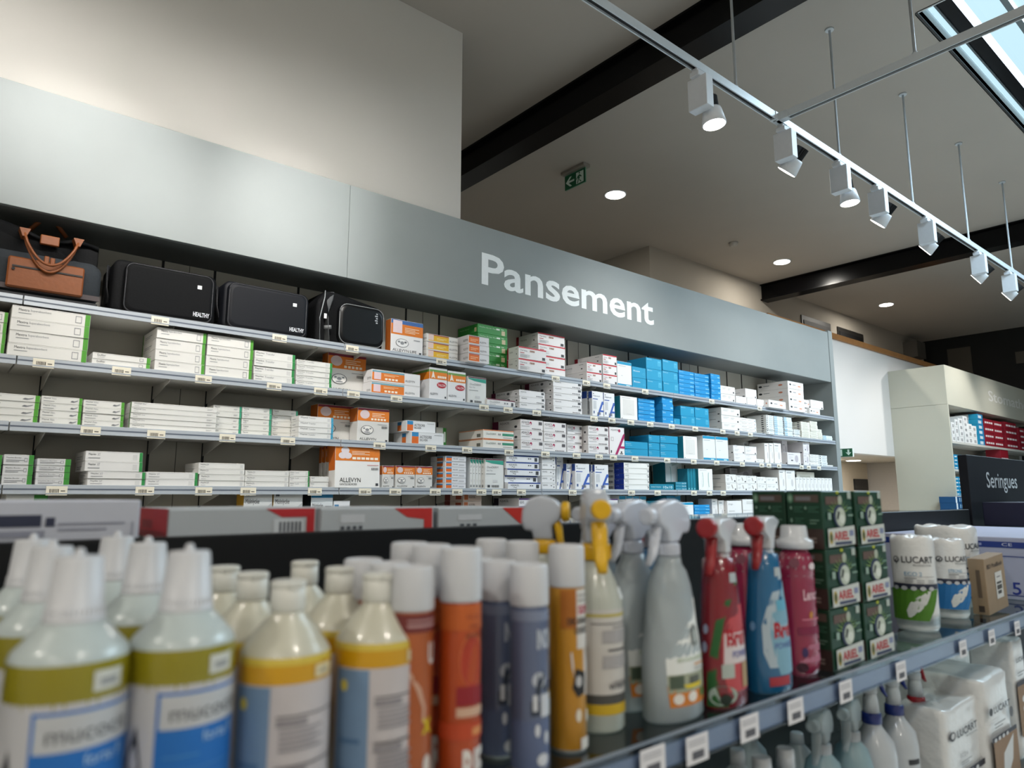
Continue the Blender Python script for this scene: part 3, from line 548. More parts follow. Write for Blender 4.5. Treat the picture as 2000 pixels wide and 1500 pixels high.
des('acts', 'small white carton with orange-blue square', '#dfe0e4', [('r', .04, .12, .3, .72, '#dd6a1c'), ('r', .04, .66, .3, .9, '#3b84b5'), ('t', 'ALGI', .36, .4, .22, .22, TX)]+[('r', .65, .3, .9, .5, '#b9babf')], [('r', .45, .12, .85, .7, '#c9601c'), ('r', .45, .66, .85, .9, '#3b84b5')])
des('green', 'bright green carton with white lettering', '#2f8a37', [('t', 'Mepilex Border Flex', .05, .58, .56, .17, '#cfe8cc'), ('r', .62, .62, .74, .8, '#dfe8dc'), ('r', .8, .1, .92, .62, '#cdbf9a'), ('r', .78, .72, .88, .8, '#b7d8b2')], [('r', .84, .12, .94, .6, '#b9a983'), ('t', 'Mepilex Border', .1, .5, .5, .2, '#9ccb98')])
des('brownred', 'dim brown and white carton', '#b9a69a', [('r', .05, .15, .25, .85, '#a85c30'), ('t', 'ALGOSTERIL', .3, .35, .35, .3, '#3d322d')], [('r', 0, 0, .3, 1, '#6a2320'), ('r', .6, .2, .9, .8, '#8d3f26')])
des('wpurt', 'white carton with purple top stripe', '#dcdadd', [('r', 0, .8, 1, 1, '#5d3a73'), ('t', 'AQUACEL', .05, .3, .3, .35, TX)], [('r', 0, 0, .2, 1, '#1c1226'), ('t', 'AQUACEL', .25, .45, .35, .35, '#4a4c50')])
des('greenw', 'white carton with green right end', '#dfe0dc', [('r', .66, 0, 1, 1, '#3a8a34'), ('r', .74, .3, .92, .8, '#dfe8dc')])
des('ctn', 'white carton with dark square print', '#e5e5e4', [('r', .3, .2, .75, .7, '#4d4f54')]+[('r', .35+.1*i, .2, .39+.1*i, .7, '#e5e5e4') for i in range(4)], lines(.2, .3, .6, .3, 1))
des('ctnb', 'white-sided carton with blue front', '#1f7fae', [('r', .1, .2, .7, .75, '#c9d6de')], [('r', 0, 0, .6, 1, '#d9dbdd'), ('r', .6, 0, 1, 1, '#1d93b8')])
des('ctnr', 'dark red carton with white stickers', '#8f1326', [('r', .1, .35, .28, .62, '#e6d8d8'), ('r', .32, .35, .5, .62, '#e6d8d8'), ('r', .54, .35, .72, .62, '#e6d8d8'), ('r', .76, .35, .94, .62, '#e6d8d8')], [('r', .4, .3, .6, .6, '#d9c6c8')])
des('ctnc', 'cyan carton with white stickers', '#1b87b4', [('r', .15, .3, .35, .6, '#dbe4e8'), ('r', .45, .3, .65, .6, '#dbe4e8'), ('r', .72, .3, .9, .6, '#dbe4e8')], [('r', .3, .3, .6, .6, '#dbe4e8')])
des('ctnn', 'navy and white carton with red stripe', '#124a78', [('r', 0, 0, .12, 1, '#dfe4e8'), ('r', .72, 0, .8, 1, '#dfe4e8'), ('r', .8, 0, .95, 1, '#8f1326'), ('r', .95, 0, 1, 1, '#dfe4e8'), ('r', .3, .2, .36, .8, '#9fc4dc'), ('r', .45, .2, .5, .8, '#9fc4dc')], [])
BMC = {}; CARTONS = []
def box_mesh(dk, W, Dp, Hh):
    k = (dk, round(W, 3), round(Dp, 3), round(Hh, 3))
    if k in BMC: return BMC[k]
    look, base, front, side, name, cat = D[dk]
    m = MB(); c = min(.0015, W*.05, Hh*.05); bmt = mat(base, .5, noise=.025, scale=12)
    m.box(-W/2, W/2, 0, Dp, 0, Hh, bmt, c)
    e = .0008
    MF = plane_map((-W/2, -.0003, 0), (1, 0, 0), (0, 0, 1), (0, -1, 0), W, Hh, .0005)
    MS = plane_map((-W/2-.0003, Dp, 0), (0, -1, 0), (0, 0, 1), (-1, 0, 0), Dp, Hh, .0005)
    for M, items in ((MF, front), (MS, side)):
        for i, it in enumerate(items):
            off = 1+i*.25
            if it[0] == 'r': m.rect(M, max(it[1], .004), max(it[2], .01), min(it[3], .996), min(it[4], .99), it[5], off=off)
            elif it[0] == 't': m.text(M, it[1], it[2], it[3], it[4], it[5], it[6], off=off)
            elif it[0] == 'e': m.oval(M, it[1], it[2], it[3], it[4], it[5], off=off, n=14)
            elif it[0] == 'p': m.poly(M, it[1], it[2], off=off)
    # closing flap line along the top front edge
    m.box(-W/2+.002, W/2-.002, -.0006, -.0001, Hh-.0035, Hh-.0025, mat('#a9a8a4', .7)) if D[dk][1].lower() > '#b' else None
    o = m.build('tmp'); me = o.data; bpy.data.objects.remove(o); me.name = 'carton'
    BMC[k] = me; return me
ORD = ['topmost', 'second from top', 'third from top', 'fourth from top', 'fifth from top', 'sixth from top', 'seventh from top', 'eighth from top', 'ninth from top', 'tenth from top', 'eleventh from top']
def stack(s, uL, uR, vt, n, dk, where, dy=.0, dep=.2, gap=.0008, jit=.004, upto=None, z0=None, yf=None, yaw=0, lean=0):
    Y = (yf if yf is not None else YF)+.012+dy
    z = (SZ[s] if s is not None else z0)-.002
    if s == 0 or True: z += .0005
    xl, _ = PY(uL, vt, Y); xr, _ = PY(uR, vt, Y); _, zt = PY(uL, vt, Y)
    if upto is not None: z = upto
    h = (zt-z)/n-gap; Wd = xr-xl-.0015
    lim = YB-.01-Y if yf is None else 9
    dp = min(dep, lim)
    if h <= .004 or Wd <= .004: print('BAD stack', s, uL, uR, dk, h, Wd); return z
    me = box_mesh(dk, Wd, dp, h)
    for i in range(n):
        lv = n-1-i
        j = (random.random()-.5)*jit if n > 1 else 0
        jy = (random.random()-.5)*jit*1.5 if n > 1 else 0
        o = link(D[dk][4], me, None, ((xl+xr)/2+j*.4, Y+jy, z+i*(h+gap)), yaw+(random.random()-.5)*.02*(n > 1))
        if lean: o.rotation_euler = (lean, 0, yaw)
        CARTONS.append((o, Wd*h/depth_at((uL+uR)/2, vt, Y)**2*(.3 if s == 4 else 1)))
        pos = '' if n == 1 else (ORD[lv] if i else ('bottom one' if n > 2 else 'lower one'))
        if n == 2 and i: pos = 'upper one'
        tag(o, D[dk][0]+', '+(pos+', ' if pos else '')+where, D[dk][5], 'cartons stacked on the shelves' if False else None)
        if n > 1: o['group'] = 'stacked cartons '+where
    return z+n*(h+gap)
# ================================================================ CARTONS ON THE SHELVES
# shelf 0 (top)
stack(0, 764, 827, 621, 1, 'allevl', 'beside the shoulder bag', dep=.06)
stack(0, 833, 895, 650, 3, 'alley', 'top shelf', dep=.16)
stack(0, 915, 956, 653, 3, 'alleo', 'in front of green cartons', dy=-.06, dep=.13)
stack(0, 933, 991, 631, 5, 'green', 'top shelf', dy=.02+.08, dep=.22)
stack(0, 1013, 1067, 675, 2, 'red', 'front pair', dy=-.035, dep=.12)
stack(0, 1051, 1103, 648, 4, 'red', 'behind front pair', dy=.09, dep=.25)
stack(0, 1146, 1175, 706, 2, 'red', 'right group, left', dy=0, dep=.3)
stack(0, 1177, 1204, 691, 3, 'red', 'right group, right', dy=.0, dep=.3)
stack(0, 1205, 1233, 704, 1, 'whbl', 'right of the red-edged cartons', dep=.2)
stack(0, 1234, 1261, 715, 2, 'blueb', 'left of taller blue stacks', dep=.2)
stack(0, 1262, 1292, 697, 3, 'blue', 'left tall top-shelf stack', dep=.2)
stack(0, 1293, 1323, 701, 3, 'blue', 'right tall top-shelf stack', dep=.2)
stack(0, 1325, 1355, 722, 6, 'bluef', 'left flat top-shelf stack', dep=.2)
stack(0, 1356, 1384, 728, 6, 'bluef', 'middle flat top-shelf stack', dep=.2)
stack(0, 1388, 1406, 729, 5, 'bluef', 'right flat top-shelf stack', dy=-.02, dep=.13)
stack(0, 1407, 1435, 752, 2, 'wdot', 'beside the blue stacks', dep=.2)
zz = stack(0, 1437, 1458, 772.5, 1, 'wdotw', 'under a shorter carton, left', dep=.24)
zz = stack(0, 1459, 1477, 776, 1, 'wdotw', 'carrying another carton', dep=.24)
stack(0, 1455.5, 1477, 758, 1, 'wdotw', 'resting on two others, top shelf', dep=.28, upto=zz)
stack(0, 1478, 1492, 779, 1, 'wdotw', 'low one, top shelf', dep=.14)
stack(0, 1538, 1568, 743, 4, 'worg', 'tall long stack', dy=-.03, dep=.33)
stack(0, 1501, 1534, 780, 1, 'worg', 'alone before the tall stack', dy=-.05, dep=.1)
zz = stack(0, 1572, 1580, 798, 1, 'worg', 'low sliver at right', dy=.03, dep=.2)
zz = stack(0, 1581, 1601, 796, 1, 'worg', 'last one on the top shelf', dep=.2)
stack(0, 1583, 1607, 780, 1, 'wdotw', 'rightmost on the top shelf', dep=.2, upto=zz)
stack(0, 1570, 1581, 780, 1, 'worg', 'narrow, beside rightmost carton', dep=.2, dy=.02, upto=zz)
# shelf 1
stack(1, -90, 19, 596, 4, 'mextra', 'left frame edge', dep=.25)
stack(1, 24, 180, 594, 4, 'mextra', 'under the tan bag', dep=.25, dy=-.02)
stack(1, 181, 296, 687, 2, 'exufiber', 'second shelf', dep=.25)
stack(1, 307, 405, 638, 4, 'mextra', 'second shelf, third stack', dep=.25)
stack(1, 406, 497, 652, 4, 'mextra', 'second shelf, fourth stack', dep=.25)
stack(1, 498, 578, 683, 4, 'transfer', 'wider stack', dep=.25)
stack(1, 580, 650, 701, 5, 'transfer', 'before the orange carton', dep=.1)
stack(1, 641, 716, 687, 1, 'allev', 'second shelf', dep=.07, dy=.12)
stack(1, 727, 822, 720, 2, 'alleb', 'second shelf', dep=.1)
stack(1, 839, 874, 716, 1, 'talon', 'left of the pair', dep=.2)
stack(1, 875, 910, 723, 1, 'talon', 'right of the pair', dep=.2)
stack(1, 914, 950, 734, 1, 'duod', 'beside the red oval cartons', dep=.08)
stack(1, 951, 1006, 777, 1, 'duodlow', 'second shelf', dep=.1, dy=-.01)
stack(1, 1014, 1064, 760, 3, 'aqf', 'shorter stack', dep=.3)
stack(1, 1080, 1136, 741, 5, 'aqf', 'taller stack', dep=.3, dy=-.02)
stack(1, 1146, 1155, 763, 1, 'aqA', 'back left, second shelf', dep=.16, dy=.05)
stack(1, 1156, 1178, 763, 1, 'aqA', 'left front, second shelf', dep=.035)
stack(1, 1179, 1200, 766, 1, 'aqA', 'right front, second shelf', dep=.06)
stack(1, 1211, 1244, 772, 1, 'whteal', 'second shelf', dep=.14)
stack(1, 1246, 1278, 777, 6, 'bluef', 'left second-shelf stack', dep=.2, dy=.02)
stack(1, 1293, 1314, 774, 4, 'bluef', 'second shelf, tallest', dep=.15, dy=-.01)
stack(1, 1316, 1328, 817, 1, 'bluel', 'small one, second shelf', dep=.06)
stack(1, 1329, 1356, 792, 2, 'blue', 'second shelf, left pair', dep=.2)
stack(1, 1357, 1384, 795, 2, 'blue', 'second shelf, right pair', dep=.2)
stack(1, 1408, 1444, 795, 3, 'wdot', 'second shelf', dep=.28)
stack(1, 1445, 1476, 815, 4, 'wflat', 'second shelf', dep=.28)
stack(1, 1496, 1510, 810, 9, 'wdots', 'tall thin stack', dep=.2, dy=-.03)
stack(1, 1511, 1528, 812, 10, 'wlblue', 'left of two', dep=.2)
stack(1, 1531, 1546, 814, 10, 'wlblue', 'right of two', dep=.2)
stack(1, 1547, 1562, 838, 5, 'wdots', 'short thin stack', dep=.2)
stack(1, 1564, 1581, 823, 9, 'wcream', 'left tall stack', dep=.25)
stack(1, 1582, 1596, 822, 9, 'wcream', 'right tall stack', dep=.25)
stack(1, 1597, 1605, 838, 6, 'wcream', 'narrow stack', dep=.2)
stack(1, 1607, 1625, 850, 3, 'wlblue', 'last stack, second shelf', dep=.2)
# shelf 2
stack(2, -40, 80, 764, 4, 'film', 'leftmost of three stacks', dep=.22)
stack(2, 82, 163, 772, 4, 'film', 'middle of three stacks', dep=.22)
stack(2, 164, 245, 780, 4, 'film', 'rightmost of three stacks', dep=.22)
stack(2, 257, 425, 784, 5, 'one', 'third shelf', dep=.12)
stack(2, 417, 473, 790, 5, 'onet', 'left of three', dep=.22, dy=.06)
stack(2, 473.5, 532, 794, 5, 'onet', 'middle of three', dep=.22, dy=.06)
stack(2, 532.5, 582, 799, 5, 'onet', 'right of three', dep=.22, dy=.09)
stack(2, 584, 652, 811, 4, 'transferb', 'third shelf', dep=.10, dy=-.02)
stack(2, 621, 692, 788, 1, 'allev', 'third shelf, left', dep=.09, dy=.13)
stack(2, 699, 761, 795, 1, 'allev', 'third shelf, right', dep=.09, dy=.03)
zz = stack(2, 803, 867, 842, 1, 'act', 'lower of two', dep=.2)
stack(2, 794, 851, 820, 1, 'act', 'upper of two', dep=.2, upto=zz, dy=.02)
stack(2, 852, 872, 834, 1, 'greenw', 'third shelf, hidden behind', dep=.1, dy=.2)
stack(2, 943, 1003, 838, 2, 'duodo', 'third shelf', dep=.26)
stack(2, 1017, 1061, 818, 3, 'foam', 'first stack', dep=.3)
stack(2, 1062, 1106, 823, 3, 'foam', 'second stack', dep=.3)
stack(2, 1107, 1137, 829, 3, 'foam', 'third stack, set back', dep=.24, dy=.05)
stack(2, 1148, 1188, 831, 3, 'foam', 'fourth stack', dep=.2)
stack(2, 1189.5, 1219, 833, 1, 'foamA', 'third shelf', dep=.1)
stack(2, 1220, 1265, 861, 2, 'bluel', 'third shelf, left', dep=.2)
stack(2, 1266.5, 1288, 849, 3, 'bluel', 'third shelf, middle', dep=.2)
stack(2, 1289, 1323, 850, 3, 'bluel', 'third shelf, right', dep=.2)
stack(2, 1334, 1361, 851, 1, 'whteal', 'third shelf', dep=.12, dy=-.015)
stack(2, 1372, 1396, 850, 1, 'whbl', 'third shelf, left', dep=.14)
stack(2, 1397, 1421, 852, 1, 'whbl', 'third shelf, right', dep=.14)
stack(2, 1432, 1454, 869, 2, 'wdotw', 'third shelf, left pair', dep=.16, dy=-.02)
stack(2, 1455, 1477, 871, 2, 'wdotw', 'third shelf, right pair', dep=.16, dy=-.02)
stack(2, 1452, 1462, 862, 1, 'wv', 'in shade behind pairs', dep=.08, dy=.2)
stack(2, 1467, 1486, 864, 1, 'wpur', 'in shade behind pairs', dep=.1, dy=.18)
stack(2, 1477, 1492, 896, 1, 'wflat', 'low, third shelf', dep=.15)
stack(2, 1492.5, 1501, 865, 1, 'wv', 'left of three', dep=.16)
stack(2, 1502, 1510, 865, 1, 'wv', 'middle of three', dep=.16)
stack(2, 1511, 1525, 865, 1, 'wv', 'right of three', dep=.16)
stack(2, 1527, 1537, 860, 1, 'wpur', 'tall, behind lower one', dep=.1, dy=.13)
stack(2, 1537.5, 1563, 883, 1, 'wpur', 'front, third shelf', dep=.14, dy=-.03)
zz = stack(2, 1569, 1580, 886, 1, 'wpur', 'under taller one', dep=.2)
stack(2, 1568, 1580, 863, 1, 'wpur', 'on another, third shelf', dep=.26, upto=zz)
stack(2, 1581, 1599, 887, 5, 'wflat', 'fourth-last stack, third shelf', dep=.2)
stack(2, 1599.5, 1615, 889, 5, 'wdots', 'third shelf', dep=.2)
stack(2, 1617, 1627, 908, 1, 'wflat', 'last one, third shelf', dep=.15)
# shelf 3
stack(3, -70, 6, 886, 3, 'border', 'left frame edge', dep=.2)
stack(3, 8, 68, 887, 3, 'border', 'fourth shelf', dep=.2)
stack(3, 73, 140, 895, 4, 'border', 'short wide stack', dep=.2)
zz = stack(3, 172, 285, 920, 2, 'xt', 'fourth shelf', dep=.22)
stack(3, 168, 281, 880, 2, 'xt', 'fourth shelf, thick', dep=.24, upto=zz)
zz = stack(3, 286, 388, 921, 2, 'xt', 'low stack', dep=.22)
zz = stack(3, 389, 478, 926, 2, 'em', 'low ones', dep=.2)
stack(3, 388, 478.5, 903, 2, 'em', 'greyish upper pair', dep=.22, upto=zz)
stack(3, 479, 565, 918, 3, 'em', 'middle stack', dep=.2)
stack(3, 566, 605, 919, 3, 'transfer', 'fourth shelf', dep=.2)
stack(3, 606, 642, 930, 2, 'em', 'right stack', dep=.2)
stack(3, 656, 745, 866, 1, 'allevbig', 'fourth shelf', dep=.07, dy=-.02, yaw=.03, lean=-.04)
for q in range(3): stack(3, 629+q*7.5, 650+q*6, 872-q*1.5, 1, 'allev', ('farthest', 'middle', 'nearest')[q]+' behind the leaning carton', dep=.03, dy=.16-q*.043)
stack(3, 747, 770, 909, 1, 'allev', 'beside the leaning carton', dep=.06)
stack(3, 773, 811, 909, 1, 'allev', 'fourth shelf, left twin', dep=.06)
stack(3, 812, 845, 910, 1, 'allev', 'fourth shelf, right twin', dep=.06)
stack(3, 870, 911, 890, 6, 'acts', 'fourth shelf', dep=.16)
for q in range(5): stack(3, 918+q*5.6, 923.3+q*5.6, 893+q*.5, 1, 'duod', ('first', 'second', 'third', 'fourth', 'fifth')[q]+' upright edge-on', dep=.16, dy=.02)
stack(3, 947.5, 984, 895, 1, 'duod', 'fourth shelf, front', dep=.05)
stack(3, 988, 1052, 888, 5, 'aqag', 'fourth shelf', dep=.14, dy=-.01, jit=.03)
stack(3, 1058, 1085, 890, 5, 'aqw', 'fourth shelf', dep=.14)
stack(3, 1086.5, 1100, 889, 1, 'aqA', 'tallest, fourth shelf', dep=.14, dy=.06)
stack(3, 1106, 1117, 905, 1, 'aqA', 'set back, fourth shelf', dep=.14, dy=.03)
stack(3, 1123, 1151, 905, 1, 'aqA', 'front left, fourth shelf', dep=.05)
stack(3, 1154, 1160, 907, 1, 'aqA', 'thin sliver, fourth shelf', dep=.14, dy=.02)
stack(3, 1161, 1188, 907, 1, 'aqA', 'front right, fourth shelf', dep=.05)
stack(3, 1218, 1267, 903, 5, 'aqb', 'fourth shelf', dep=.2, dy=-.01)
zz = stack(3, 1269, 1316, 945, 1, 'tealf', 'long low one', dep=.1)
stack(3, 1319, 1341, 941, 3, 'tealf', 'short stack', dep=.1)
stack(3, 1299, 1331, 901, 1, 'legs', 'set back', dep=.13, dy=.12)
for q in range(4): stack(3, 1342+q*5.4, 1347+q*5.4, 915, 1, 'tealv', ('first', 'second', 'third', 'fourth')[q]+' from the left', dep=.14, dy=.02)
stack(3, 1363.5, 1391, 915, 1, 'legs', 'in front', dep=.05)
stack(3, 1417, 1438, 926, 2, 'wfig', 'first pair', dep=.25)
stack(3, 1438.5, 1458, 928, 2, 'wfig', 'second pair', dep=.25)
stack(3, 1458.5, 1478, 929, 2, 'wfig', 'third pair', dep=.2)
stack(3, 1478.5, 1496, 931, 2, 'wdot', 'fourth shelf, left pair', dep=.2)
stack(3, 1496.5, 1519, 932, 2, 'wdot', 'fourth shelf, right pair', dep=.2)
for i, (a, b) in enumerate(((1425, 1470), (1471, 1494), (1501, 1520))): stack(3, a, b, 914+i, 1, 'wpur', ('left', 'middle', 'right')[i]+' dim one behind pairs', dep=.05, dy=.27, upto=SZ[3]+.09)
stack(3, 1521, 1533, 917, 1, 'wv', 'fourth shelf, left', dep=.2)
stack(3, 1534, 1552, 918, 1, 'wv', 'fourth shelf, right', dep=.2)
for q in range(10): stack(3, 1554+q*7.1, 1560.6+q*7.1, 932+q*.2, 1, 'wv', ORD[q].split()[0].replace('topmost', 'first')+' of ten before end panel', dep=.15, dy=.01)
stack(3, 1556, 1590, 921, 1, 'wcream', 'lying on the upright row', dep=.12, dy=.05, upto=SZ[3]+.105)
# shelf 4 (tops showing above the near gondola)
stack(4, 12, 95, 965, 1, 'greenw', 'bottom row, far left', dep=.2)
stack(4, 477, 533, 959, 1, 'tube', 'left twin', dep=.1)
stack(4, 535, 592, 960, 1, 'tube', 'right twin', dep=.1)
stack(4, 608, 651, 963, 1, 'tubeb', 'behind the red boxes', dep=.14)
stack(4, 652, 684, 978, 1, 'acts', 'bottom row, alone', dep=.1)
stack(4, 905, 941, 963, 5, 'brownred', 'bottom row', dep=.2, dy=.02)
stack(4, 1013, 1042, 973, 4, 'wpurt', 'bottom row, left', dep=.26)
stack(4, 1168, 1207, 974, 4, 'wpurt', 'bottom row, right', dep=.1)
for q in range(4): stack(4, 1209+q*13.5, 1221.5+q*13.5, 968+q*.3, 1, 'whbl', 'bottom row, '+('first', 'second', 'third', 'fourth')[q]+' of four', dep=.14, dy=.04)
stack(4, 1264, 1300, 978, 1, 'tealv', 'bottom row, wide', dep=.1, dy=.03)
stack(4, 1302, 1329, 968, 1, 'blue', 'bottom row, set back', dep=.2, dy=.1)
stack(4, 1328, 1354, 981, 1, 'whbl', 'bottom row, in front', dep=.1)
stack(4, 1356, 1386, 986, 6, 'bluef', 'bottom row', dep=.12)
for q in range(2): stack(4, 1390+q*13, 1401+q*13, 974+q*3, 1, 'wv', 'bottom row, '+('left', 'right')[q], dep=.14, dy=.03)
stack(4, 1420, 1448, 978, 1, 'wdotw', 'bottom row, beside green boxes', dep=.12)
stack(4, 1450, 1520, 975, 2, 'wdot', 'bottom row behind green boxes', dep=.2)

# ================================================================ STOMA SHELVING (far right)
CRM = mat('#c2bfb0', .5, noise=.02, scale=6, name='cream_laminate')
r = empty('cream_shelving_unit', (10.84, YF, 0)); tag(r, 'cream shelving block standing at the far right beyond the bulkhead', 'shelving')
m = MB(); m.box(0, .03, 0, .75, 0, Z(1.255), CRM, .001); m.box(0, .03, 0, .75, Z(1.258), Z(1.81), CRM, .001); m.build('side_panel', r)
m = MB(); m.box(.03, 4.6, -.001, .024, Z(1.25), Z(1.81), CRM); hd = m.build('header_panel', r)
m = MB(); m.box(.03, 4.6, .02, .75, Z(1.25), Z(1.27), CRM); m.box(.03, 4.6, .4, .42, 0, Z(1.25), mat('#8d8a80', .6)); m.build('carcass', r)
SCZ = [Z(.745), Z(.36), Z(.0), Z(-.35)]
for z in SCZ: m = MB(); m.box(.04, 4.6, .0, .4, z-.03, z, SHM); m.build('shelf', r)
xa, za = PY(1929, 762, YF); xb, zb2 = PY(2034, 803, YF)
m = MB(); M = plane_map((xa-10.84, -.0015, Z(1.40)), (1, 0, 0), (0, 0, 1), (0, -1, 0), 3.1, .22)
m.text(M, 'Stomathérapie', 0, 0, 1, 1, mat('#e0ddd8', .5), off=1, bold=.01); o = m.build('section_lettering', hd); o['label'] = 'white letters reading Stomathérapie'
def cstack(k, uL, uR, vt, n, dk, where, **kw): return stack(None, uL, uR, vt, n, dk, where, z0=SCZ[k], yf=YF, **kw)
for i, (a, b, v, n) in enumerate(((1857, 1863, 824, 3), (1864, 1870, 818, 3), (1871, 1879, 816, 4), (1880, 1888, 812, 5), (1889, 1897, 827, 3), (1898, 1906, 831, 3))):
    cstack(0, a, b, v, n, 'ctn', 'cream unit, stack '+('one', 'two', 'three', 'four', 'five', 'six')[i]+' from left', dep=.2)
cstack(0, 1908, 1918, 808, 6, 'ctnb', 'cream unit', dep=.3)
for i, (a, b, v, n) in enumerate(((1920, 1938, 817, 4), (1939, 1955, 821, 4), (1961, 1983.5, 823, 4), (1988, 2020, 835, 4))):
    cstack(0, a, b, v, n, 'ctnr', 'cream unit, '+('first', 'second', 'third', 'fourth')[i]+' stack', dep=.2)
cstack(1, 1953, 1968, 876, 1, 'ctnr', 'cream unit, under the shelf', dep=.2)
cstack(1, 1860, 1882, 887, 4, 'ctnc', 'cream unit, middle shelf', dep=.2)
cstack(2, 1863, 1884, 931, 5, 'ctnc', 'cream unit, lower shelf', dep=.2)
cstack(3, 1866, 1890, 970, 4, 'ctnn', 'low in the cream unit', dep=.2, dy=-.05)
# ================================================================ BAGS ON THE TOP SHELF
FAB = mat('#0b0c0e', .7, noise=.12, scale=90, bump=.25, name='black_nylon', spec=.15); FAB2 = mat('#303438', .85, noise=.18, scale=120, bump=.3, name='grey_canvas', spec=.2)
NAVY_F = mat('#080b13', .6, noise=.08, scale=60, bump=.1, name='navy_nylon', spec=.3); PIPE = mat('#2a2b2f', .5); TAN = mat('#80451b', .5, noise=.12, scale=60, bump=.2, name='tan_leather')
STRAP = mat('#4c4e50', .7, noise=.1, scale=80); STIT = mat('#d8a070', .6)
def rrect(x0, x1, z0, z1, r, n=5):
    p = []
    for cx, cz, a in ((x1-r, z0+r, -90), (x1-r, z1-r, 0), (x0+r, z1-r, 90), (x0+r, z0+r, 180)):
        for i in range(n+1):
            t = math.radians(a+90*i/n); p.append((cx+r*math.cos(t), cz+r*math.sin(t)))
    return p
def soft_slab(m, x0, x1, y0, y1, z0, z1, r, material, ed=.012):
    """rounded cushion: outline rings shrinking toward front and back"""
    rings = []
    for y, s in ((y0, ed*1.6), (y0+ed*.4, ed*.5), (y0+ed, 0), (y1-ed, 0), (y1-ed*.4, ed*.5), (y1, ed*1.6)):
        rings.append([(x, y, z) for x, z in rrect(x0+s, x1-s, z0+s, z1-s, r)])
    n = len(rings[0]); vs = [p for q in rings for p in q]
    m.mesh(vs, [(j*n+i, j*n+(i+1) % n, (j+1)*n+(i+1) % n, (j+1)*n+i) for j in range(5) for i in range(n)], material, True)
    m.mesh(rings[0], [tuple(range(n))], material); m.mesh(rings[-1], [tuple(range(n))], material)
def outline(m, x0, x1, z0, z1, r, y, material, th=.003):
    p = [(x, y, z) for x, z in rrect(x0, x1, z0, z1, r, 6)]; p += [p[0], p[1]]; m.tube(p, th, material, 6)
def span(uL, uR, v, Y): return PY(uL, v, Y)[0], PY(uR, v, Y)[0]
SZ0 = SZ[0]+.001
def nurse_bag(uL, uR, vt, fabm, label, ubL, ubR):
    xl, xr = span(uL, uR, 560, YF+.02); zt = PY(uL, vt, YF+.02)[1]
    r = empty('medical_bag', (xl, YF+.02, SZ0)); tag(r, label, 'bag'); W = xr-xl; h = zt-SZ0
    e0 = W*.02
    m = MB(); soft_slab(m, -ubL, W+ubR, .03, .28, 0, h, .035, fabm); m.build('body', r)
    m = MB(); soft_slab(m, .0, W, .0, .05, .005, h-.012, .035, fabm); p = m.build('front_pocket', r)
    m = MB(); outline(m, .004, W-.004, .009, h-.016, .034, .006, PIPE); m.build('piping', p)
    m = MB(); M = plane_map((W*.77, -.0015, h*.12), (1, 0, 0), (0, 0, 1), (0, -1, 0), W*.19, h*.085)
    m.text(M, 'HEALTHY', 0, 0, 1, 1, mat('#dfe3e8', .5), bold=.02, off=1); m.build('name_print', p)
    m = MB(); m.box(W*.80, W*.85, -.0025, -.0012, h*.66, h*.73, mat('#eceef0', .5)); m.build('price_sticker', p)
    for sx in (-ubL-.004, W+ubR+.004):
        m = MB(); m.tube([(sx, .1, h*.2), (sx-.006*(1 if sx < 0 else -1), .11, h*.5), (sx, .12, h*.92)], .016, mat('#1c1d20', .6, bump=.2), 8, rads=[(.005, .02)]*3); m.build('side_strap', r)
    m = MB(); m.tube([(W*.3, .14, h-.005), (W*.36, .14, h+.02), (W*.64, .14, h+.02), (W*.7, .14, h-.005)], .008, fabm); m.build('carry_handle', r)
    return r
nurse_bag(243, 419, 503, FAB, 'black nylon medical bag with wrinkled front pocket, right of the tan-trimmed bag', .045, .02)
nurse_bag(448, 603, 544, NAVY_F, 'dark navy medical bag with smooth front, between two black bags', .015, .02)
# shoulder bag
xl, xr = span(664, 756, 620, YF+.02); zt = PY(664, 578, YF+.02)[1]
r = empty('shoulder_bag', (xl, YF+.02, SZ0)); tag(r, 'black shoulder bag with grey side strap at the shelf joint', 'bag'); W = xr-xl; h = zt-SZ0
m = MB(); pts = [(-.12, 0), (W, 0), (W+.0, h*.72), (W-.03, h*.95), (W*.5, h+.005), (0.0, h+.03), (-.07, h+.03), (-.12, h*.85)]
vs0 = pts
m.prism([(a, b) for a, b in pts], 'y', .04, .27, FAB); b_ = m.build('body', r)
bv = b_.modifiers.new('b', 'BEVEL'); bv.width = .02; bv.segments = 3
m = MB(); soft_slab(m, .0, W-.015, .0, .06, .01, h*.88, .05, mat('#0b0c0e', .35, noise=.05, bump=.1, scale=30, name='shiny_nylon', spec=.3)); p = m.build('front_pocket', r)
m = MB(); outline(m, .002, W-.017, .012, h*.88-.002, .05, .008, mat('#8f9294', .4), .0022); m.build('piping', p)
m = MB(); M = plane_map((W*.80, -.001, h*.55), (0, 0, 1), (-1, 0, 0), (0, -1, 0), h*.24, .022); 
for i in range(5): m.rect(M, i*.2, .1, i*.2+.12, .9 if i % 2 else .6, mat('#a8acb0', .5), off=1)
m.build('name_print', p)
m = MB(); m.tube([(-.06, .03, .01), (-.065, .025, h*.5), (-.05, .03, h*.9), (-.03, .06, h+.03)], .02, STRAP, 8, rads=[(.018, .003)]*4); m.tube([(-.06, .022, .08), (-.062, .02, .1)], .02, mat('#6d6f70', .5), 8, rads=[(.022, .006)]*2); m.build('shoulder_strap', r)
m = MB(); m.tube([(-.1, .028, 0), (-.105, .028, h*.5), (-.08, .03, h*.95), (-.07, .05, h+.03)], .003, mat('#8f9294', .4), 6); m.build('piping', r)
m = MB(); m.box(-.085, -.07, .018, .021, h*.5, h*.6, mat('#e6e8ea', .5)); m.build('price_sticker', r)
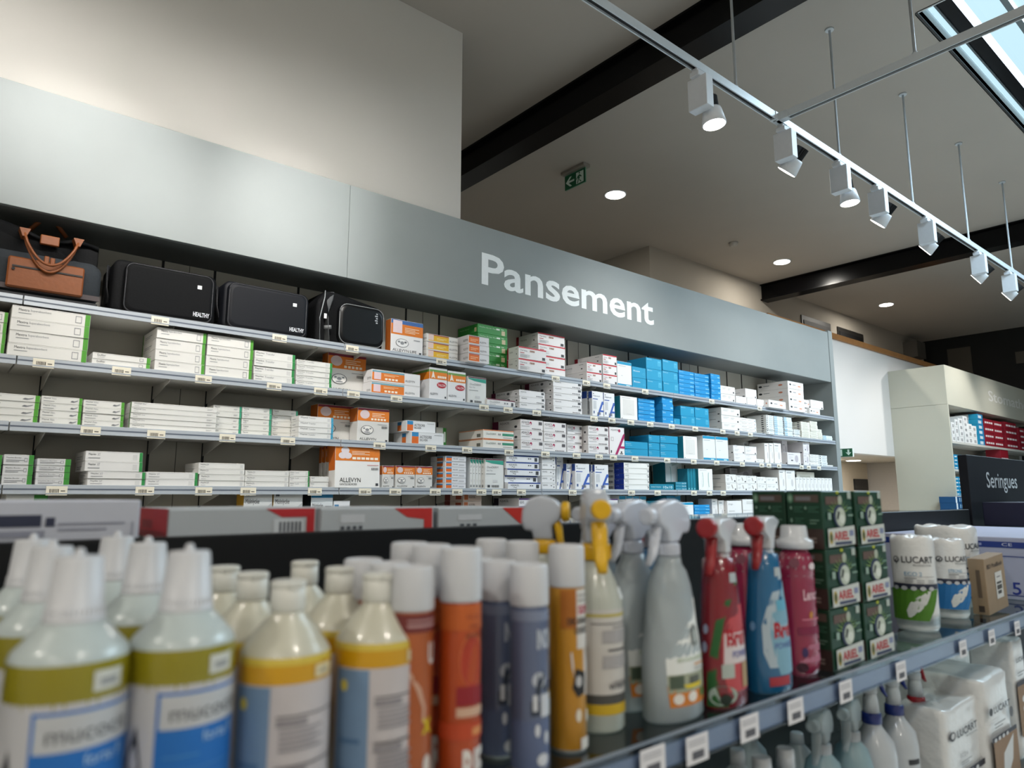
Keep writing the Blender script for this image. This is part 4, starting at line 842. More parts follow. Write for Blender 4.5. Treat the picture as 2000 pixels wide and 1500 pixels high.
# duffel with tan leather
xl, xr = span(-70, 200, 540, YF+.03); zt = PY(200, 500, YF+.03)[1]
r = empty('travel_bag', (xl, YF+.0, SZ0)); tag(r, 'grey and black travel bag with tan leather pocket and handles at the far left', 'bag'); W = xr-xl; h = .345
def onb(u, v, Y=YF+.02): a = PY(u, v, Y); return a[0]-xl, a[1]-SZ0
m = MB(); soft_slab(m, 0, W, .03, .31, .012, h*.6, .05, FAB2, .03); m.build('body', r)
m = MB(); pts = []
for i in range(13):
    t = i/12; pts.append((.02+t*(W-.04), h*(.86+.05*math.sin(t*9)+.04*math.sin(t*4+1))))
prof = [(.02, h*.4), (W-.02, h*.4)]+pts[::-1]
vs = []; fs = []
lay = [(.05, 0), (.042, -.02), (.06, .0), (.16, .03), (.26, .0), (.3, -.04)]
for y, dz in lay: vs += [(x, y+.012*math.sin(x*40+z*9), z+(dz if j > 1 else 0)) for j, (x, z) in enumerate(prof)]
n = len(prof)
m.mesh(vs, [(j*n+i, j*n+(i+1) % n, (j+1)*n+(i+1) % n, (j+1)*n+i) for j in range(5) for i in range(n)], FAB, True)
m.mesh(vs[:n], [tuple(range(n))], FAB); m.mesh(vs[-n:], [tuple(range(n))], FAB); m.build('top_flap', r)
m = MB(); m.box(0.005, W-.005, .022, .034, .03, .052, mat('#4a4142', .7)); m.box(.01, W-.01, .026, .3, .0, .02, mat('#26272a', .7), .004); m.build('base_band', r)
a = onb(17, 494); b = onb(162, 555); 
m = MB(); P_ = [(a[0]+.002, a[1]-.135+.02), (b[0], .03), (b[0], b[1]+.05), (a[0]+.16, a[1]+.0), (a[0], a[1])]
x0, x1 = a[0], b[0]; z0, z1 = .035, a[1]-.012
m.box(x0, x1, .004, .03, z0, z1, TAN, .006); p = m.build('leather_pocket', r)
m = MB(); m.box(x0+.015, x1-.006, .001, .006, z1-.045, z1-.038, mat('#0c0c0d', .5)); m.lathe([(0, .006), (.003, .006)], mat('#2a2b2d', .3, .8), 12, T=lambda q: (x0+.02+q[0], .0-q[2], z1-.055+q[1])); m.build('zipper', p)
def hz(t): return h*(.72+.0*t)
u1, u2 = onb(47, 455), onb(151, 479)
hw = u2[0]-u1[0]; zat = u2[1]
for dy, drop, nm in ((-.012, .125, 0), (.004, .152, 1)):
    m = MB(); pts = []
    for i in range(17):
        t = i/16; pts.append((u1[0]+hw*t, dy-.012*math.sin(math.pi*t), zat-drop*math.sin(math.pi*t)**.75))
    m.tube(pts, .008, TAN, 8, rads=[(.0055, .0055)]*17)
    if not nm:
        for px in (u1[0], u1[0]+hw): m.prism([(px-.02, zat+.02), (px+.02, zat+.02), (px+.007, zat-.015), (px-.007, zat-.015)], 'y', dy-.004, dy+.05, TAN)
    m.build('handle', r)
m = MB(); c = onb(98, 470); m.box(c[0]-.035, c[0]+.035, .02, .04, c[1]-.02, c[1]+.022, TAN, .003); m.build('leather_patch', r)
m = MB(); c = onb(97, 500); m.box(c[0]-.02, c[0]-.002, -.003, .012, z1-.012, z1+.022, TAN, .003); m.box(c[0]+.002, c[0]+.02, -.003, .012, z1-.018, z1+.018, TAN, .003); m.build('leather_tabs', r)
m = MB(); m.tube([(W*.42+.0, .16, h*.97), (W*.5, .15, h*1.12), (W*.62, .15, h*1.14), (W*.72, .16, h*.98)], .01, TAN, 8); m.build('top_handle', r)
# ================================================================ NEAR GONDOLA
GX0, GX1 = -1.2, 3.22
ZS, ZL = Z(-.285), Z(-.64)
YR, YP = .565, 1.0
GLASS = pane_glass((.80, .88, .88), 'shelf_glass', 1.45)
BLKP = mat('#0b0d10', .5, name='black_panel', noise=.02, spec=.3)
CLRR = pane_glass((.78, .83, .9), 'clear_rail')
r = empty('black_gondola', (0, YP, 0)); tag(r, 'low black double-sided gondola with glass shelves in the foreground', 'shelving')
m = MB(); m.box(GX0, GX1, 0, .025, 0, Z(-.0535), BLKP, .002); m.build('back_panel', r)
m = MB(); m.box(GX0, GX1, -.45, .45, 0, .12, BLKP, .002); m.build('base', r)
def gshelf(zt, y0, y1, nm):
    m = MB(); m.box(GX0, GX1, y0, y1, zt-.008, zt, GLASS, .001); sh = m.build('glass_shelf', r)
    if nm:
        m = MB(); m.box(GX0, GX1, y0-.004, y0-.0015, zt-.034, zt+.004, CLRR); m.box(GX0, GX1, y0-.007, y0-.004, zt-.034, zt-.031, CLRR)
        m.box(GX0, GX1, y0-.0045, y0-.0005, zt+.002, zt+.0045, mat('#7f8a97', .3)); m.box(GX0, GX1, y0-.0015, y0+.004, zt-.032, zt-.008, mat('#98a1b0', .3, name='rail_grey')); rl = m.build('price_rail', sh)
    return sh
s1 = gshelf(ZS, YR-YP, -.002, True); s2 = gshelf(ZL, YR-YP-.02, -.002, True)
gshelf(Z(-.0615), .03, .42, False)
for u, v, s in ((1275, 1488, .031), (1362, 1462, .031), (1464, 1421, .03), (1554, 1388, .029), (1652, 1350, .027), (1760, 1311, .025), (1881, 1267, .024), (1937, 1245, .023), (1987, 1227, .022)):
    x, z = PY(u, v, YR-.009)
    m = MB(); s = .0195+(s-.022)*.3; m.box(x-s, x+s, YR-YP-.0095, YR-YP-.009, z-.016, z+.016, mat('#dcdadd', .5, noise=.01))
    m.box(x-s*.5, x+s*.55, YR-YP-.0102, YR-YP-.0096, z-.011, z-.002, mat('#55555c', .6))
    for q in range(2): m.box(x-s*.8, x+s*.7, YR-YP-.0101, YR-YP-.0096, z+.005+q*.004, z+.0065+q*.004, mat('#a9a9af', .6))
    m.build('price_label', s1)
# taller sign panel of the next gondola
r = empty('sign_gondola', (3.24, YP, 0)); tag(r, 'tall navy gondola panel reading Seringues at the right edge', 'shelving')
NAVYP = mat('#070c17', .55, name='navy_panel', noise=.02, spec=.3)
m = MB(); m.box(0, 2.2, -.003, .03, 0, Z(.164), NAVYP, .002); p = m.build('sign_panel', r)
xa, _ = PY(1927, 940, YP-.004); xb, _ = PY(1986, 940, YP-.004); _, za = PY(1930, 957, YP-.004); _, zb = PY(1930, 921, YP-.004)
m = MB(); M = plane_map((xa-3.24, -.0035, za-.012), (1, 0, 0), (0, 0, 1), (0, -1, 0), xb-xa, zb-za+.01)
m.text(M, 'Seringues', 0, 0, 1, 1, mat('#b9c0c6', .5), bold=.008, off=1); o = m.build('section_lettering', p); o['label'] = 'grey-white letters reading Seringues'
m = MB(); m.box(0, 2.2, -.44, -.005, ZS-.008-0, ZS, GLASS, .001); m.build('glass_shelf', r)
m = MB(); m.box(0, 2.2, -.44, .44, 0, .12, NAVYP, .002); m.build('base', r)

# ---------------------------------------------------------------- boxes on top of the gondola
def pxm(u, v, Y): return depth_at(u, v, Y)/F_PX
def items(m, M, its, nx=1, base=1):
    for i, it in enumerate(its):
        off = base+i*.3
        if it[0] == 'r': m.rect(M, it[1], it[2], it[3], it[4], it[5], nx=max(1, int(nx*abs(it[3]-it[1])+.99)), off=off)
        elif it[0] == 't': m.text(M, it[1], it[2], it[3], it[4], it[5], it[6], off=off, bold=it[7] if len(it) > 7 else 0)
        elif it[0] == 'e': m.oval(M, it[1], it[2], it[3], it[4], it[5], off=off, n=20)
        elif it[0] == 'p': m.poly(M, it[1], it[2], off=off)
        elif it[0] == 's': m.strip(M, it[1], it[2], nx=max(2, nx//3), off=off)
ZT = Z(-.0605)
def topbox(uL, uR, v, Y, nm, lb, base, front, dep=.2, side=()):
    xl, zt = PY(uL, v, Y); xr, _ = PY(uR, v, Y); W = xr-xl; h = zt-ZT
    m = MB(); m.box(0, W, 0, dep, 0, h, mat(base, .45, noise=.02), .002)
    items(m, plane_map((0, -.0004, 0), (1, 0, 0), (0, 0, 1), (0, -1, 0), W, h, .0004), front)
    items(m, plane_map((-.0004, dep, 0), (0, -1, 0), (0, 0, 1), (-1, 0, 0), dep, h, .0004), side)
    tag(m.build(nm, loc=(xl, Y, ZT)), lb, 'box')
topbox(-140, 276, 978, 1.035, 'storage_box', 'pale lilac-white closed box on top of the black gondola, far left', '#c3c6d2', [('r', .1, .42, .5, .68, '#2a3048'), ('r', .52, .42, .565, .62, '#2a3048')]+lines(.58, .3, .34, .25, 2, '#8f92a2')+[('r', .15, .2, .52, .34, '#8f92a2'), ('r', .955, .05, .965, .5, '#9a9cab')])
REDF = [('p', [(.62, .97), (.98, .97), (.98, .08), (.92, .08), (.92, .66), (.74, .66)], '#b8262c'), ('r', .68, .1, .9, .6, '#c9ced3')]+bars(.72, .14, .17, .36, '#5a5f66', 6)
topbox(330, 620, 994, 1.06, 'glove_box', 'long silver-white box with red corner, left of three on gondola', '#b3b9be', REDF, side=[('r', 0, 0, 1, 1, '#a3242a'), ('r', .3, .3, .6, .6, '#7a1c22')])
topbox(627, 848, 993, 1.05, 'glove_box', 'long silver-white box with red corner, middle of three on gondola', '#b3b9be', [('p', [(.62, .97), (.98, .97), (.98, .08), (.9, .08), (.9, .5), (.74, .6)], '#c22a26'), ('r', .16, .42, .36, .75, '#c9cdd3')]+bars(.16, .16, .2, .14, '#4a4e55', 4), side=[('r', 0, 0, 1, 1, '#9aa0a6')])
topbox(856, 1034, 992, 1.05, 'glove_box', 'long silver-white box with red corner, right of three on gondola', '#b3b9be', [('p', [(.68, .97), (.98, .97), (.98, .1), (.88, .2)], '#c22a1e'), ('r', .2, .42, .45, .68, '#c9cdd3')]+bars(.22, .16, .2, .1, '#4a4e55', 3), side=[('r', 0, 0, 1, 1, '#9aa0a6')])
# ---------------------------------------------------------------- bottles
WCAP = mat('#c9cbd0', .4, noise=.01, name='white_cap'); WCAP2 = mat('#d3d3cc', .4, noise=.01, name='ivory_cap')
def ratio(u, v=1150): d = ray(u, v); return d[0]/d[1]
def rows(X, us, v=1150, y0=.61, gap=.044):
    out = []
    for u in us: y0 = max(y0+gap, X/ratio(u, v)); out.append(y0)
    return out
LT = lambda p: p
def tri(lathe_prof, name, parent=None, **k): pass
# yellow detergent with blue label
def detergent():
    r = empty('detergent_bottle', (0, 0, ZS)); Hc = PY(158, 1086, .63)[1]-ZS
    rad = .0395
    body = [(0, rad-.004), (.003, rad), (.118, rad), (.150, rad+.0005, None, None), (.168, rad), (.174, rad-.002), (.178, rad-.006), (.188, .025), (.194, .0195)]
    liq = mat('#8a8118', .3, noise=.03, name='yellow_liquid_plastic', coat=.3); cl = mat('#b9c4c4', .3, noise=.02, name='milky_plastic', coat=.3)
    prof = [(z, a, None, (liq if z < .1675 else cl)) for z, a, *_ in body]
    m = MB(); m.lathe(prof, liq, 36); b = m.build('body', r)
    lab = wrap_map(lambda z: (rad, rad), .0, .143, -190, 10)
    m = MB(); items(m, lab, [('r', 0, .02, 1, 1, '#bcbcc0')], nx=26)
    items(m, wrap_map(lambda z: (rad, rad), .0, .143, -128, -12), [('r', 0, 0, 1, .965, '#1468b8'), ('r', .03, .78, .97, .95, '#b9bcc0')], nx=20, base=2)
    M2 = wrap_map(lambda z: (rad, rad), .0, .143, -128, -12)
    items(m, M2, [('t', 'mucocit', .12, .82, .72, .075, '#5a5c60'), ('t', 'forte F', .42, .70, .36, .055, '#a9c8e4'), ('r', .08, .64, .4, .65, '#3f86c8')]+[('r', .05, .57-.045*i, .9-.1*(i % 3), .58-.045*i, '#3a80c4') for i in range(8)], nx=16, base=3.2)
    items(m, wrap_map(lambda z: (rad, rad), .0, .143, -178, -132), [('p', [(.3, .62), (.6, .8), (.8, .6), (.5, .5)], '#3a3a3e'), ('r', .2, .2, .8, .42, '#a5a6ac')], nx=5, base=2)
    m.build('label', b)
    m = MB(); items(m, wrap_map(lambda z: (rad, rad), .148, .162, -76, -44), [('r', 0, 0, 1, 1, '#c9cbc4'), ('r', .2, .25, .8, .6, '#96989a')], nx=6, base=2); m.build('price_sticker', b)
    m = MB(); m.lathe([(.192, .0202), (.193, .0208), (.197, .0206), (.1975, .0196), (Hc-.002, .0163), (Hc, .0152), (Hc, .004), (Hc+.004, .0035), (Hc+.006, .002)], WCAP, 32)
    for i in range(36):
        a = 2*math.pi*i/36; ca, sa = math.cos(a), math.sin(a)
        m.prism([(.0195*ca-.0004*sa, .0195*sa+.0004*ca), (.0195*ca+.0004*sa, .0195*sa-.0004*ca), (.0201*ca, .0201*sa)], 'z', .1976, .203, WCAP)
    m.build('measuring_cap', r)
    return r
p0 = detergent()
g = 'yellow detergent bottles with tapered caps'
def place(proto, spots, cat, group, first=True):
    for i, (x, y, lb) in enumerate(spots):
        o = proto if i == 0 and first else copy_tree(proto)
        o.location = (x, y, o.location.z); o.rotation_euler.z = proto.rotation_euler.z; tag(o, lb, cat, group)
XA = PY(150, 1150, .63)[0]; XB = PY(366, 1140, .63)[0]
ya = rows(XA, [100, 62], 1130); yb = rows(XB, [307, 268], 1120)
ya = [max(ya[0], .63+.1), .9]; yb = [.755, .88]
place(p0, [(XA, .63, 'front yellow detergent bottle with tall cap, leftmost column'), (XA, .765, 'middle yellow detergent bottle of the leftmost column'), (XA, .9, 'rear yellow detergent bottle of the leftmost column'),
           (XB, .63, 'front yellow detergent bottle with tall cap, second column'), (XB, .765, 'middle yellow detergent bottle of the second column'), (XB, .9, 'rear yellow detergent bottle of the second column')], 'bottle', g)
# orange-yellow cleaner with flip cap
def cleaner():
    r = empty('cleaner_bottle', (0, 0, ZS)); Y0 = .63; Ht = PY(566, 1133, Y0)[1]-ZS
    rad = .0395
    liq = mat('#c99712', .3, noise=.03, name='amber_liquid_plastic', coat=.3); liq2 = mat('#cdb54a', .3, noise=.02); cl = mat('#c4c2b2', .35, noise=.02, name='cream_plastic', coat=.3)
    s = Ht/.222
    s = 1; P_ = [(0, rad-.003, liq), (.003, rad, liq), (.144, rad, liq2), (.150, rad-.001, cl), (.155, rad-.004, cl), (.170, .025, cl), (.181, .0150, cl), (.185, .0135, cl)]
    m = MB(); m.lathe([(a, b, None, c) for a, b, c in P_], liq, 36); b = m.build('body', r)
    LH = .129
    m = MB(); R = lambda z: (rad, rad)
    items(m, wrap_map(R, .0, LH, -185, 15), [('r', 0, .0, 1, 1, '#bfb9bb')], nx=26)
    items(m, wrap_map(R, .0, LH, -180, -128), [('r', 0, .0, 1, .99, '#6d89a8'), ('e', .3, .88, .12, .04, '#d0c050'), ('r', .2, .5, .8, .53, '#4d6f94'), ('r', .2, .3, .8, .33, '#4d6f94')], nx=7, base=2)
    it = []
    for k in range(2):
        z = .80-.3*k; it += [('r', .04, z, .98, z+.012, '#6f6b70'), ('r', .04, z-.055, .4, z-.012, '#8b878c')]
        it += [('r', .08, z-.085-.03*i, .62-.1*(i % 2), z-.07-.03*i, '#98949a') for i in range(5)]
    it += [('p', [(.1, .13), (.35, .17), (.55, .13), (.75, .19), (.95, .14), (.95, .12), (.75, .17), (.55, .115), (.35, .155), (.1, .12)], '#8a868c'), ('t', 'WYRITOL', .1, .06, .8, .05, '#3d3b42', .02)]
    items(m, wrap_map(R, .0, LH, -124, -20), it, nx=14, base=2)
    items(m, wrap_map(R, -.0, LH, -130, 10), [('r', 0, .0, 1, .025, '#2b3c7c')], nx=14, base=2); m.build('label', b)
    m = MB(); items(m, wrap_map(R, .132, .142, -74, -44), [('r', 0, 0, 1, 1, '#d8cca4'), ('r', .2, .25, .8, .6, '#aaa08a')], nx=6, base=2); m.build('price_sticker', b)
    m = MB(); m.lathe([(.183, .0145), (.185, .0155), (Ht-.006, .0152), (Ht-.0058, .0148), (Ht-.005, .0158), (Ht-.001, .0155), (Ht, .0135)], WCAP2, 28)
    m.prism([(-.006, -.0162), (.006, -.0162), (.006, -.012), (-.006, -.012)], 'z', Ht-.005, Ht-.001, WCAP2); m.build('flip_cap', r)
    return r
p0 = cleaner()
XC = PY(562, 1180, .63)[0]; XD = PY(738, 1180, .63)[0]
yc = rows(XC, [492, 440], 1150, .63, .082); yd = rows(XD, [668, 594], 1140, .63, .082)
place(p0, [(XC, .63, 'front amber cleaner bottle with flip cap, left column'), (XC, yc[0], 'middle amber cleaner bottle of the left column'), (XC, yc[1], 'rear amber cleaner bottle of the left column'),
           (XD, .63, 'front amber cleaner bottle with flip cap, right column'), (XD, yd[0], 'middle amber cleaner bottle of the right column'), (XD, yd[1], 'rear amber cleaner bottle of the right column')], 'bottle', 'amber cleaner bottles')
# aerosol cans
CR = .0208
def can(name, base, prints, Ht, cap_h, lb_band=None, rim=None):
    r = empty(name, (0, 0, ZS)); bm_ = mat(base, .35, .2, noise=.02, coat=.3)
    m = MB(); m.lathe([(0, CR-.001, None, mat('#a9abad', .3, .6)), (.004, CR, None, bm_), (Ht-cap_h-.003, CR), (Ht-cap_h, CR-.0015)], bm_, 32); b = m.build('can_body', r)
    R = lambda z: (CR, CR); m = MB(); items(m, wrap_map(R, .004, Ht-cap_h-.003, -200, 20, d=.0003), prints, nx=26); m.build('printed_label', b)
    m = MB(); m.lathe([(Ht-cap_h-.001, CR+.0002), (Ht-cap_h+.001, CR+.0008), (Ht-.003, CR+.0003), (Ht-.0008, CR-.001), (Ht, CR-.003), (Ht-.0025, CR-.0035), (Ht-.0025, .001)], WCAP, 32)
    m.build('cap', r); return r
HF = PY(902, 1068, .60)[1]-ZS
# E: orange can with U, F: large orange-red can, G: grey-blue, H: ochre
EC = can('aerosol_can', '#a8582c', [('r', .0, .9, 1, 1, '#6e2a28'), ('r', .3, .93, .9, .945, '#b08a8a'), ('r', .3, .96, .9, .97, '#b08a8a'), ('t', 'U', .58, .72, .12, .12, '#d9d0cc', .04), ('s', [(.7, .3, .34), (.6, .42, .48), (.5, .5, .54), (.42, .5, .54)], '#c9a08a'), ('t', 'X', .5, .36, .14, .08, '#d8c020', .05), ('e', .58, .2, .06, .05, '#d9d2cc'), ('e', .5, .07, .09, .04, '#c9ccd2')], PY(808, 1104, .61)[1]-ZS, .041)
xe = PY(806, 1150, .61)[0]; ye = rows(xe, [762, 710], 1110)
place(EC, [(xe, .61, 'front orange-brown aerosol can partly hidden by an amber bottle'), (xe, ye[0], 'second orange-brown aerosol can of its row'), (xe, ye[1], 'rear orange-brown aerosol can of its row')], 'spray can', 'orange-brown aerosol cans')
FC = can('aerosol_can', '#b1481c', [('r', 0, .86, 1, 1, '#bb5a20'), ('t', 'FACILE', .42, .92, .2, .025, '#7a2c18'), ('t', 'ARIA', .45, .87, .16, .025, '#7a2c18'), ('t', 'ARMENIA', .4, .82, .22, .022, '#33201c'), ('e', .5, .7, .17, .15, '#c9683a'), ('e', .5, .69, .155, .135, '#a8341c'), ('r', .3, .46, .7, .56, '#8a1420'), ('r', .3, .4, .7, .45, '#c9a48c'), ('r', 0, .28, 1, .37, '#b5421c'), ('s', [(.3, .5, .66), (.34, .5, .66)], '#d08a52'), ('t', 'RIE', .38, .03, .32, .2, '#ded8d4', .04)], HF, .052)
xf = PY(900, 1120, .60)[0]; yf_ = rows(xf, [848, 800], 1090)
place(FC, [(xf, .60, 'front orange-red aerosol can with bold white letters'), (xf, yf_[0], 'second orange-red aerosol can of its row'), (xf, yf_[1], 'rear orange-red aerosol can of its row')], 'spray can', 'orange-red aerosol cans')
GC = can('aerosol_can', '#5f6a86', [('r', 0, .92, 1, .985, '#78829a'), ('r', 0, .0, 1, .3, '#5a6788'), ('t', 'INOX', .42, .74, .28, .13, '#c3cad6', .03), ('e', .45, .55, .1, .05, '#b9bfca'), ('p', [(.4, .5), (.44, .6), (.47, .52), (.52, .62), (.58, .5), (.6, .38), (.4, .4)], '#2c3544'), ('r', .33, .33, .46, .42, '#333c4c'), ('r', .47, .32, .66, .46, '#c4c8d0'), ('r', .36, .36, .42, .46, '#cfd2d8'), ('e', .42, .24, .035, .04, '#cfd3da'), ('e', .56, .19, .035, .04, '#cfd3da'), ('e', .5, .06, .09, .04, '#d3d6dc')], PY(1034, 1100, .60)[1]-ZS, .043)
xg = PY(1033, 1150, .60)[0]; yg = rows(xg, [988, 950], 1110)
place(GC, [(xg, .60, 'front grey-blue aerosol can with pale capital lettering'), (xg, yg[0], 'second grey-blue aerosol can of its row'), (xg, yg[1], 'rear grey-blue aerosol can of its row')], 'spray can', 'grey-blue aerosol cans')
HC = can('aerosol_can', '#b8811c', [('r', .44, .62, 1, 1, '#cfccc8'), ('r', .2, .75, .44, 1, '#a35f14'), ('r', .46, .955, .9, .962, '#4a4a4c'), ('r', .46, .925, .8, .932, '#4a4a4c'), ('t', 'SUPER', .47, .84, .3, .055, '#b81e48', .03), ('t', 'DECAPANT', .3, .775, .4, .045, '#2a2422', .03), ('t', 'CONTACT', .4, .715, .32, .045, '#3a3432', .03), ('p', [(.34, .6), (.6, .64), (.72, .5), (.62, .32), (.44, .36), (.36, .5)], '#c9c6c4'), ('p', [(.36, .38), (.42, .5), (.58, .47), (.56, .34), (.44, .32)], '#16171a'), ('e', .46, .42, .05, .035, '#b9b9bb'), ('e', .45, .21, .045, .04, '#dcd4c4'), ('e', .62, .2, .045, .04, '#dcd4c4'), ('r', .48, .0, .75, .07, '#d9d6d0'), ('r', 0, .0, 1, .0, '#d9d6d0')], PY(1105, 1063, .615)[1]-ZS, .047)
xh = PY(1107, 1150, .615)[0]; yh = rows(xh, [1020, 960], 1090)
place(HC, [(xh, .615, 'front ochre aerosol can with magenta and black lettering'), (xh, yh[0], 'second ochre aerosol can of its row'), (xh, yh[1], 'rear ochre aerosol can of its row')], 'spray can', 'ochre aerosol cans')
# ---------------------------------------------------------------- trigger sprayers
def sprayer_head(parent, z, yaw, body_m, trig_m, collar_m, sc=1.0, noz_m=None, flat=False, w=.013, lx=1.0, nr=1.0):
    Rz = Matrix.Rotation(yaw, 4, 'Z'); T = lambda p: tuple((Rz @ Vector((p[0]*sc*(lx if p[2] > .005 or p[0] > .017 else 1), p[1]*sc, 0)))+Vector((0, 0, z+p[2]*sc)))
    m = MB(); m.lathe([(-.018, .0155), (-.017, .0165), (-.001, .0160), (0, .0140)], collar_m, 24, T=T)
    for i in range(24):
        a = 2*math.pi*i/24; ca, sa = math.cos(a), math.sin(a)
        m.prism([(.0162*ca-.0006*sa, .0162*sa+.0006*ca), (.0162*ca+.0006*sa, .0162*sa-.0006*ca), (.0171*ca, .0171*sa)], 'z', -.016, -.002, collar_m, T=T)
    m.build('collar', parent)
    if flat: P_ = [(-.011, 0), (.011, 0), (.011, .018), (.03, .026), (.036, .030), (.036, .044), (.024, .05), (-.02, .052), (-.042, .046), (-.043, .04), (-.02, .028), (-.012, .014)]
    else: P_ = [(-.013, 0), (.013, 0), (.015, .018), (.032, .028), (.035, .044), (.022, .055), (-.006, .061), (-.026, .055), (-.038, .040), (-.040, .024), (-.034, .012), (-.02, .012)]
    m = MB(); m.prism(P_, 'y', -w, w, body_m, T=T); h = m.build('spray_head', parent); bv = h.modifiers.new('b', 'BEVEL'); bv.width = .0045*sc; bv.segments = 3
    for p in h.data.polygons: p.use_smooth = True
    m = MB(); TT = lambda p: T((.034+p[2], p[0], .038+p[1])); m.lathe([(0, .0095*nr), (.002, .0115*nr), (.013, .0112*nr), (.014, .009*nr), (.0125, .003)], noz_m or body_m, 18, T=TT); m.build('nozzle', h)
    m = MB(); m.tube([T(q) for q in ((.02, 0, .03), (.027, 0, .016), (.03, 0, .0), (.036, 0, -.016), (.045, 0, -.028))], .006, trig_m, 10, rads=[(.008*sc*nr, .005*sc*nr), (.009*sc, .005*sc*nr), (.0085*sc, .004*sc*nr), (.0075*sc, .0035*sc*nr), (.005*sc, .003*sc)]); m.build('trigger', h)
def shell(parent, prof, material, prints=None, name='body', n=36):
    m = MB(); m.lathe(prof, material, n); b = m.build(name, parent); return b
def interp(prof):
    def R(z):
        for (z0, a0, b0), (z1, a1, b1) in zip(prof, prof[1:]):
            if z <= z1: t = (z-z0)/(z1-z0+1e-9); return a0+(a1-a0)*t, b0+(b1-b0)*t
        return prof[-1][1:]
    return R
# white round spray bottle with yellow trigger
def yspray():
    r = empty('spray_bottle', (0, 0, ZS)); rd = .0325
    PR = [(0, rd-.004, rd-.004), (.004, rd, rd), (.155, rd, rd), (.163, rd-.002, rd-.002), (.19, .019, .019), (.198, .0155, .0155), (.208, .0155, .0155)]
    cl = mat('#b9bdb4', .3, noise=.02, name='milky_bottle', coat=.3)
    b = shell(r, PR, cl); R = interp(PR); m = MB()
    items(m, wrap_map(R, .022, .145, -190, 10), [('r', 0, 0, 1, 1, '#c6c3bf'), ('r', 0, .0, 1, .1, '#cba81e'), ('r', 0, .1, 1, .19, '#4a4a48'), ('r', .0, .93, 1, .96, '#b9ac5c')], nx=24)
    items(m, wrap_map(R, .022, .145, -150, -30), [('r', .0, .86, 1, .87, '#5a585c'), ('r', .4, .82, .9, .835, '#8a888c'), ('r', .2, .68, .9, .8, '#a5a3a5'), ('r', .3, .6, .95, .62, '#5f5d60'), ('r', .2, .44, .9, .56, '#a5a3a5'), ('t', 'WYRITOL', .3, .24, .55, .05, '#3d3b42', .02), ('s', [(.3, .3, .5), (.31, .45, .7), (.3, .6, .9)], '#7a787c')], nx=14, base=2.4); m.build('label', b)
    m = MB(); items(m, wrap_map(R, .156, .170, -75, -45), [('r', 0, 0, 1, 1, '#e0e6e8')], nx=4, base=3); m.build('price_sticker', b)
    return r
YEL = mat('#d9a90c', .35, noise=.02, name='yellow_plastic', coat=.2); HGR = mat('#b4bac4', .3, noise=.01, name='pale_grey_plastic', coat=.2)
xi = PY(1166, 1200, .645)[0]
o = yspray(); sprayer_head(o, .224, math.radians(-128), HGR, YEL, YEL, 1.15, YEL, nr=.95); o.location = (xi, .645, ZS); tag(o, 'white round spray bottle with yellow trigger facing the viewer', 'spray bottle', 'yellow-trigger spray bottles')
o = yspray(); sprayer_head(o, .224, math.radians(-50), HGR, YEL, YEL, 1.02, YEL, nr=1.2, lx=.75); yi = xi/ratio(1062, 1030); o.location = (xi, yi, ZS); tag(o, 'rear round spray bottle with yellow trigger turned sideways', 'spray bottle', 'yellow-trigger spray bottles')
# clear ecological sprays
CLP = frosted('#c3cdd2', .62, .3, 'frosted_clear_plastic'); HWC = mat('#c3c9d6', .35, noise=.01, name='cloudy_white_plastic', coat=.3)
def ecospray():
    r = empty('spray_bottle', (0, 0, ZS))
    PR = [(0, .047, .027), (.004, .051, .030), (.05, .051, .030), (.085, .0495, .030), (.105, .044, .029), (.127, .0395, .028), (.15, .037, .027), (.167, .033, .0255), (.185, .026, .022), (.194, .0185, .0175), (.204, .0165, .0165)]
    LQ = mat('#a9b4b6', .25, noise=.02, name='clear_liquid', trans=.35, ior=1.2)
    b = shell(r, PR, CLP); lq = shell(b, [(z+.002, a-.0025, c-.0025) for z, a, c in PR if z < .16], LQ, name='liquid'); R = interp(PR); m = MB()
    LB = '#e3e6e4'; M = wrap_map(R, .02, .15, -150, -38)
    items(m, M, [('s', [(.22, .12, 1), (.45, .1, 1), (.6, .3, 1), (.75, .52, 1), (1, .8, 1)], LB), ('s', [(.22, .9, 1), (.95, .93, 1)], '#6f9c3e'), ('s', [(.0, .16, 1), (.2, .12, 1)], '#d07c2a'), ('s', [(.13, .14, 1), (.3, .12, .98)], '#9aa08a'), ('r', .16, .17, .4, .29, '#4a5848'), ('r', .5, .18, .72, .27, '#565a50'), ('s', [(.16, .45, .75), (.2, .38, .8)], '#d8c22a'), ('e', .3, .075, .09, .05, '#e3ded6'), ('e', .55, .08, .09, .05, '#e3ded6'), ('e', .8, .095, .07, .045, '#4f7a3a'), ('p', [(.58, .58), (.66, .54), (.76, .58), (.76, .7), (.67, .76), (.58, .7)], '#6c7472'), ('p', [(.61, .6), (.66, .57), (.73, .6), (.73, .68), (.67, .73), (.61, .68)], '#a9b0ae'), ('t', 'ECOGREEN', .3, .42, .6, .03, '#7f9a5c'), ('r', .6, .37, .88, .385, '#d0904a'), ('r', .6, .33, .88, .345, '#a9a9a6')], nx=18); m.build('label', b)
    return r
xj = PY(1312, 1300, .612)[0]; yj = rows(xj, [1240, 1192], 1250, .612, .063)
o = ecospray(); sprayer_head(o, .222, math.radians(188), HWC, HWC, HWC, .95, lx=1.22); o.location = (xj, .612, ZS)
tag(o, 'front frosted clear spray bottle with leaf-green and orange label', 'spray bottle', 'frosted clear spray bottles')
for i, y in enumerate(yj): c = copy_tree(o); c.location = (xj, y, ZS); tag(c, ('middle', 'rear')[i]+' frosted clear spray bottle of its row', 'spray bottle', 'frosted clear spray bottles')
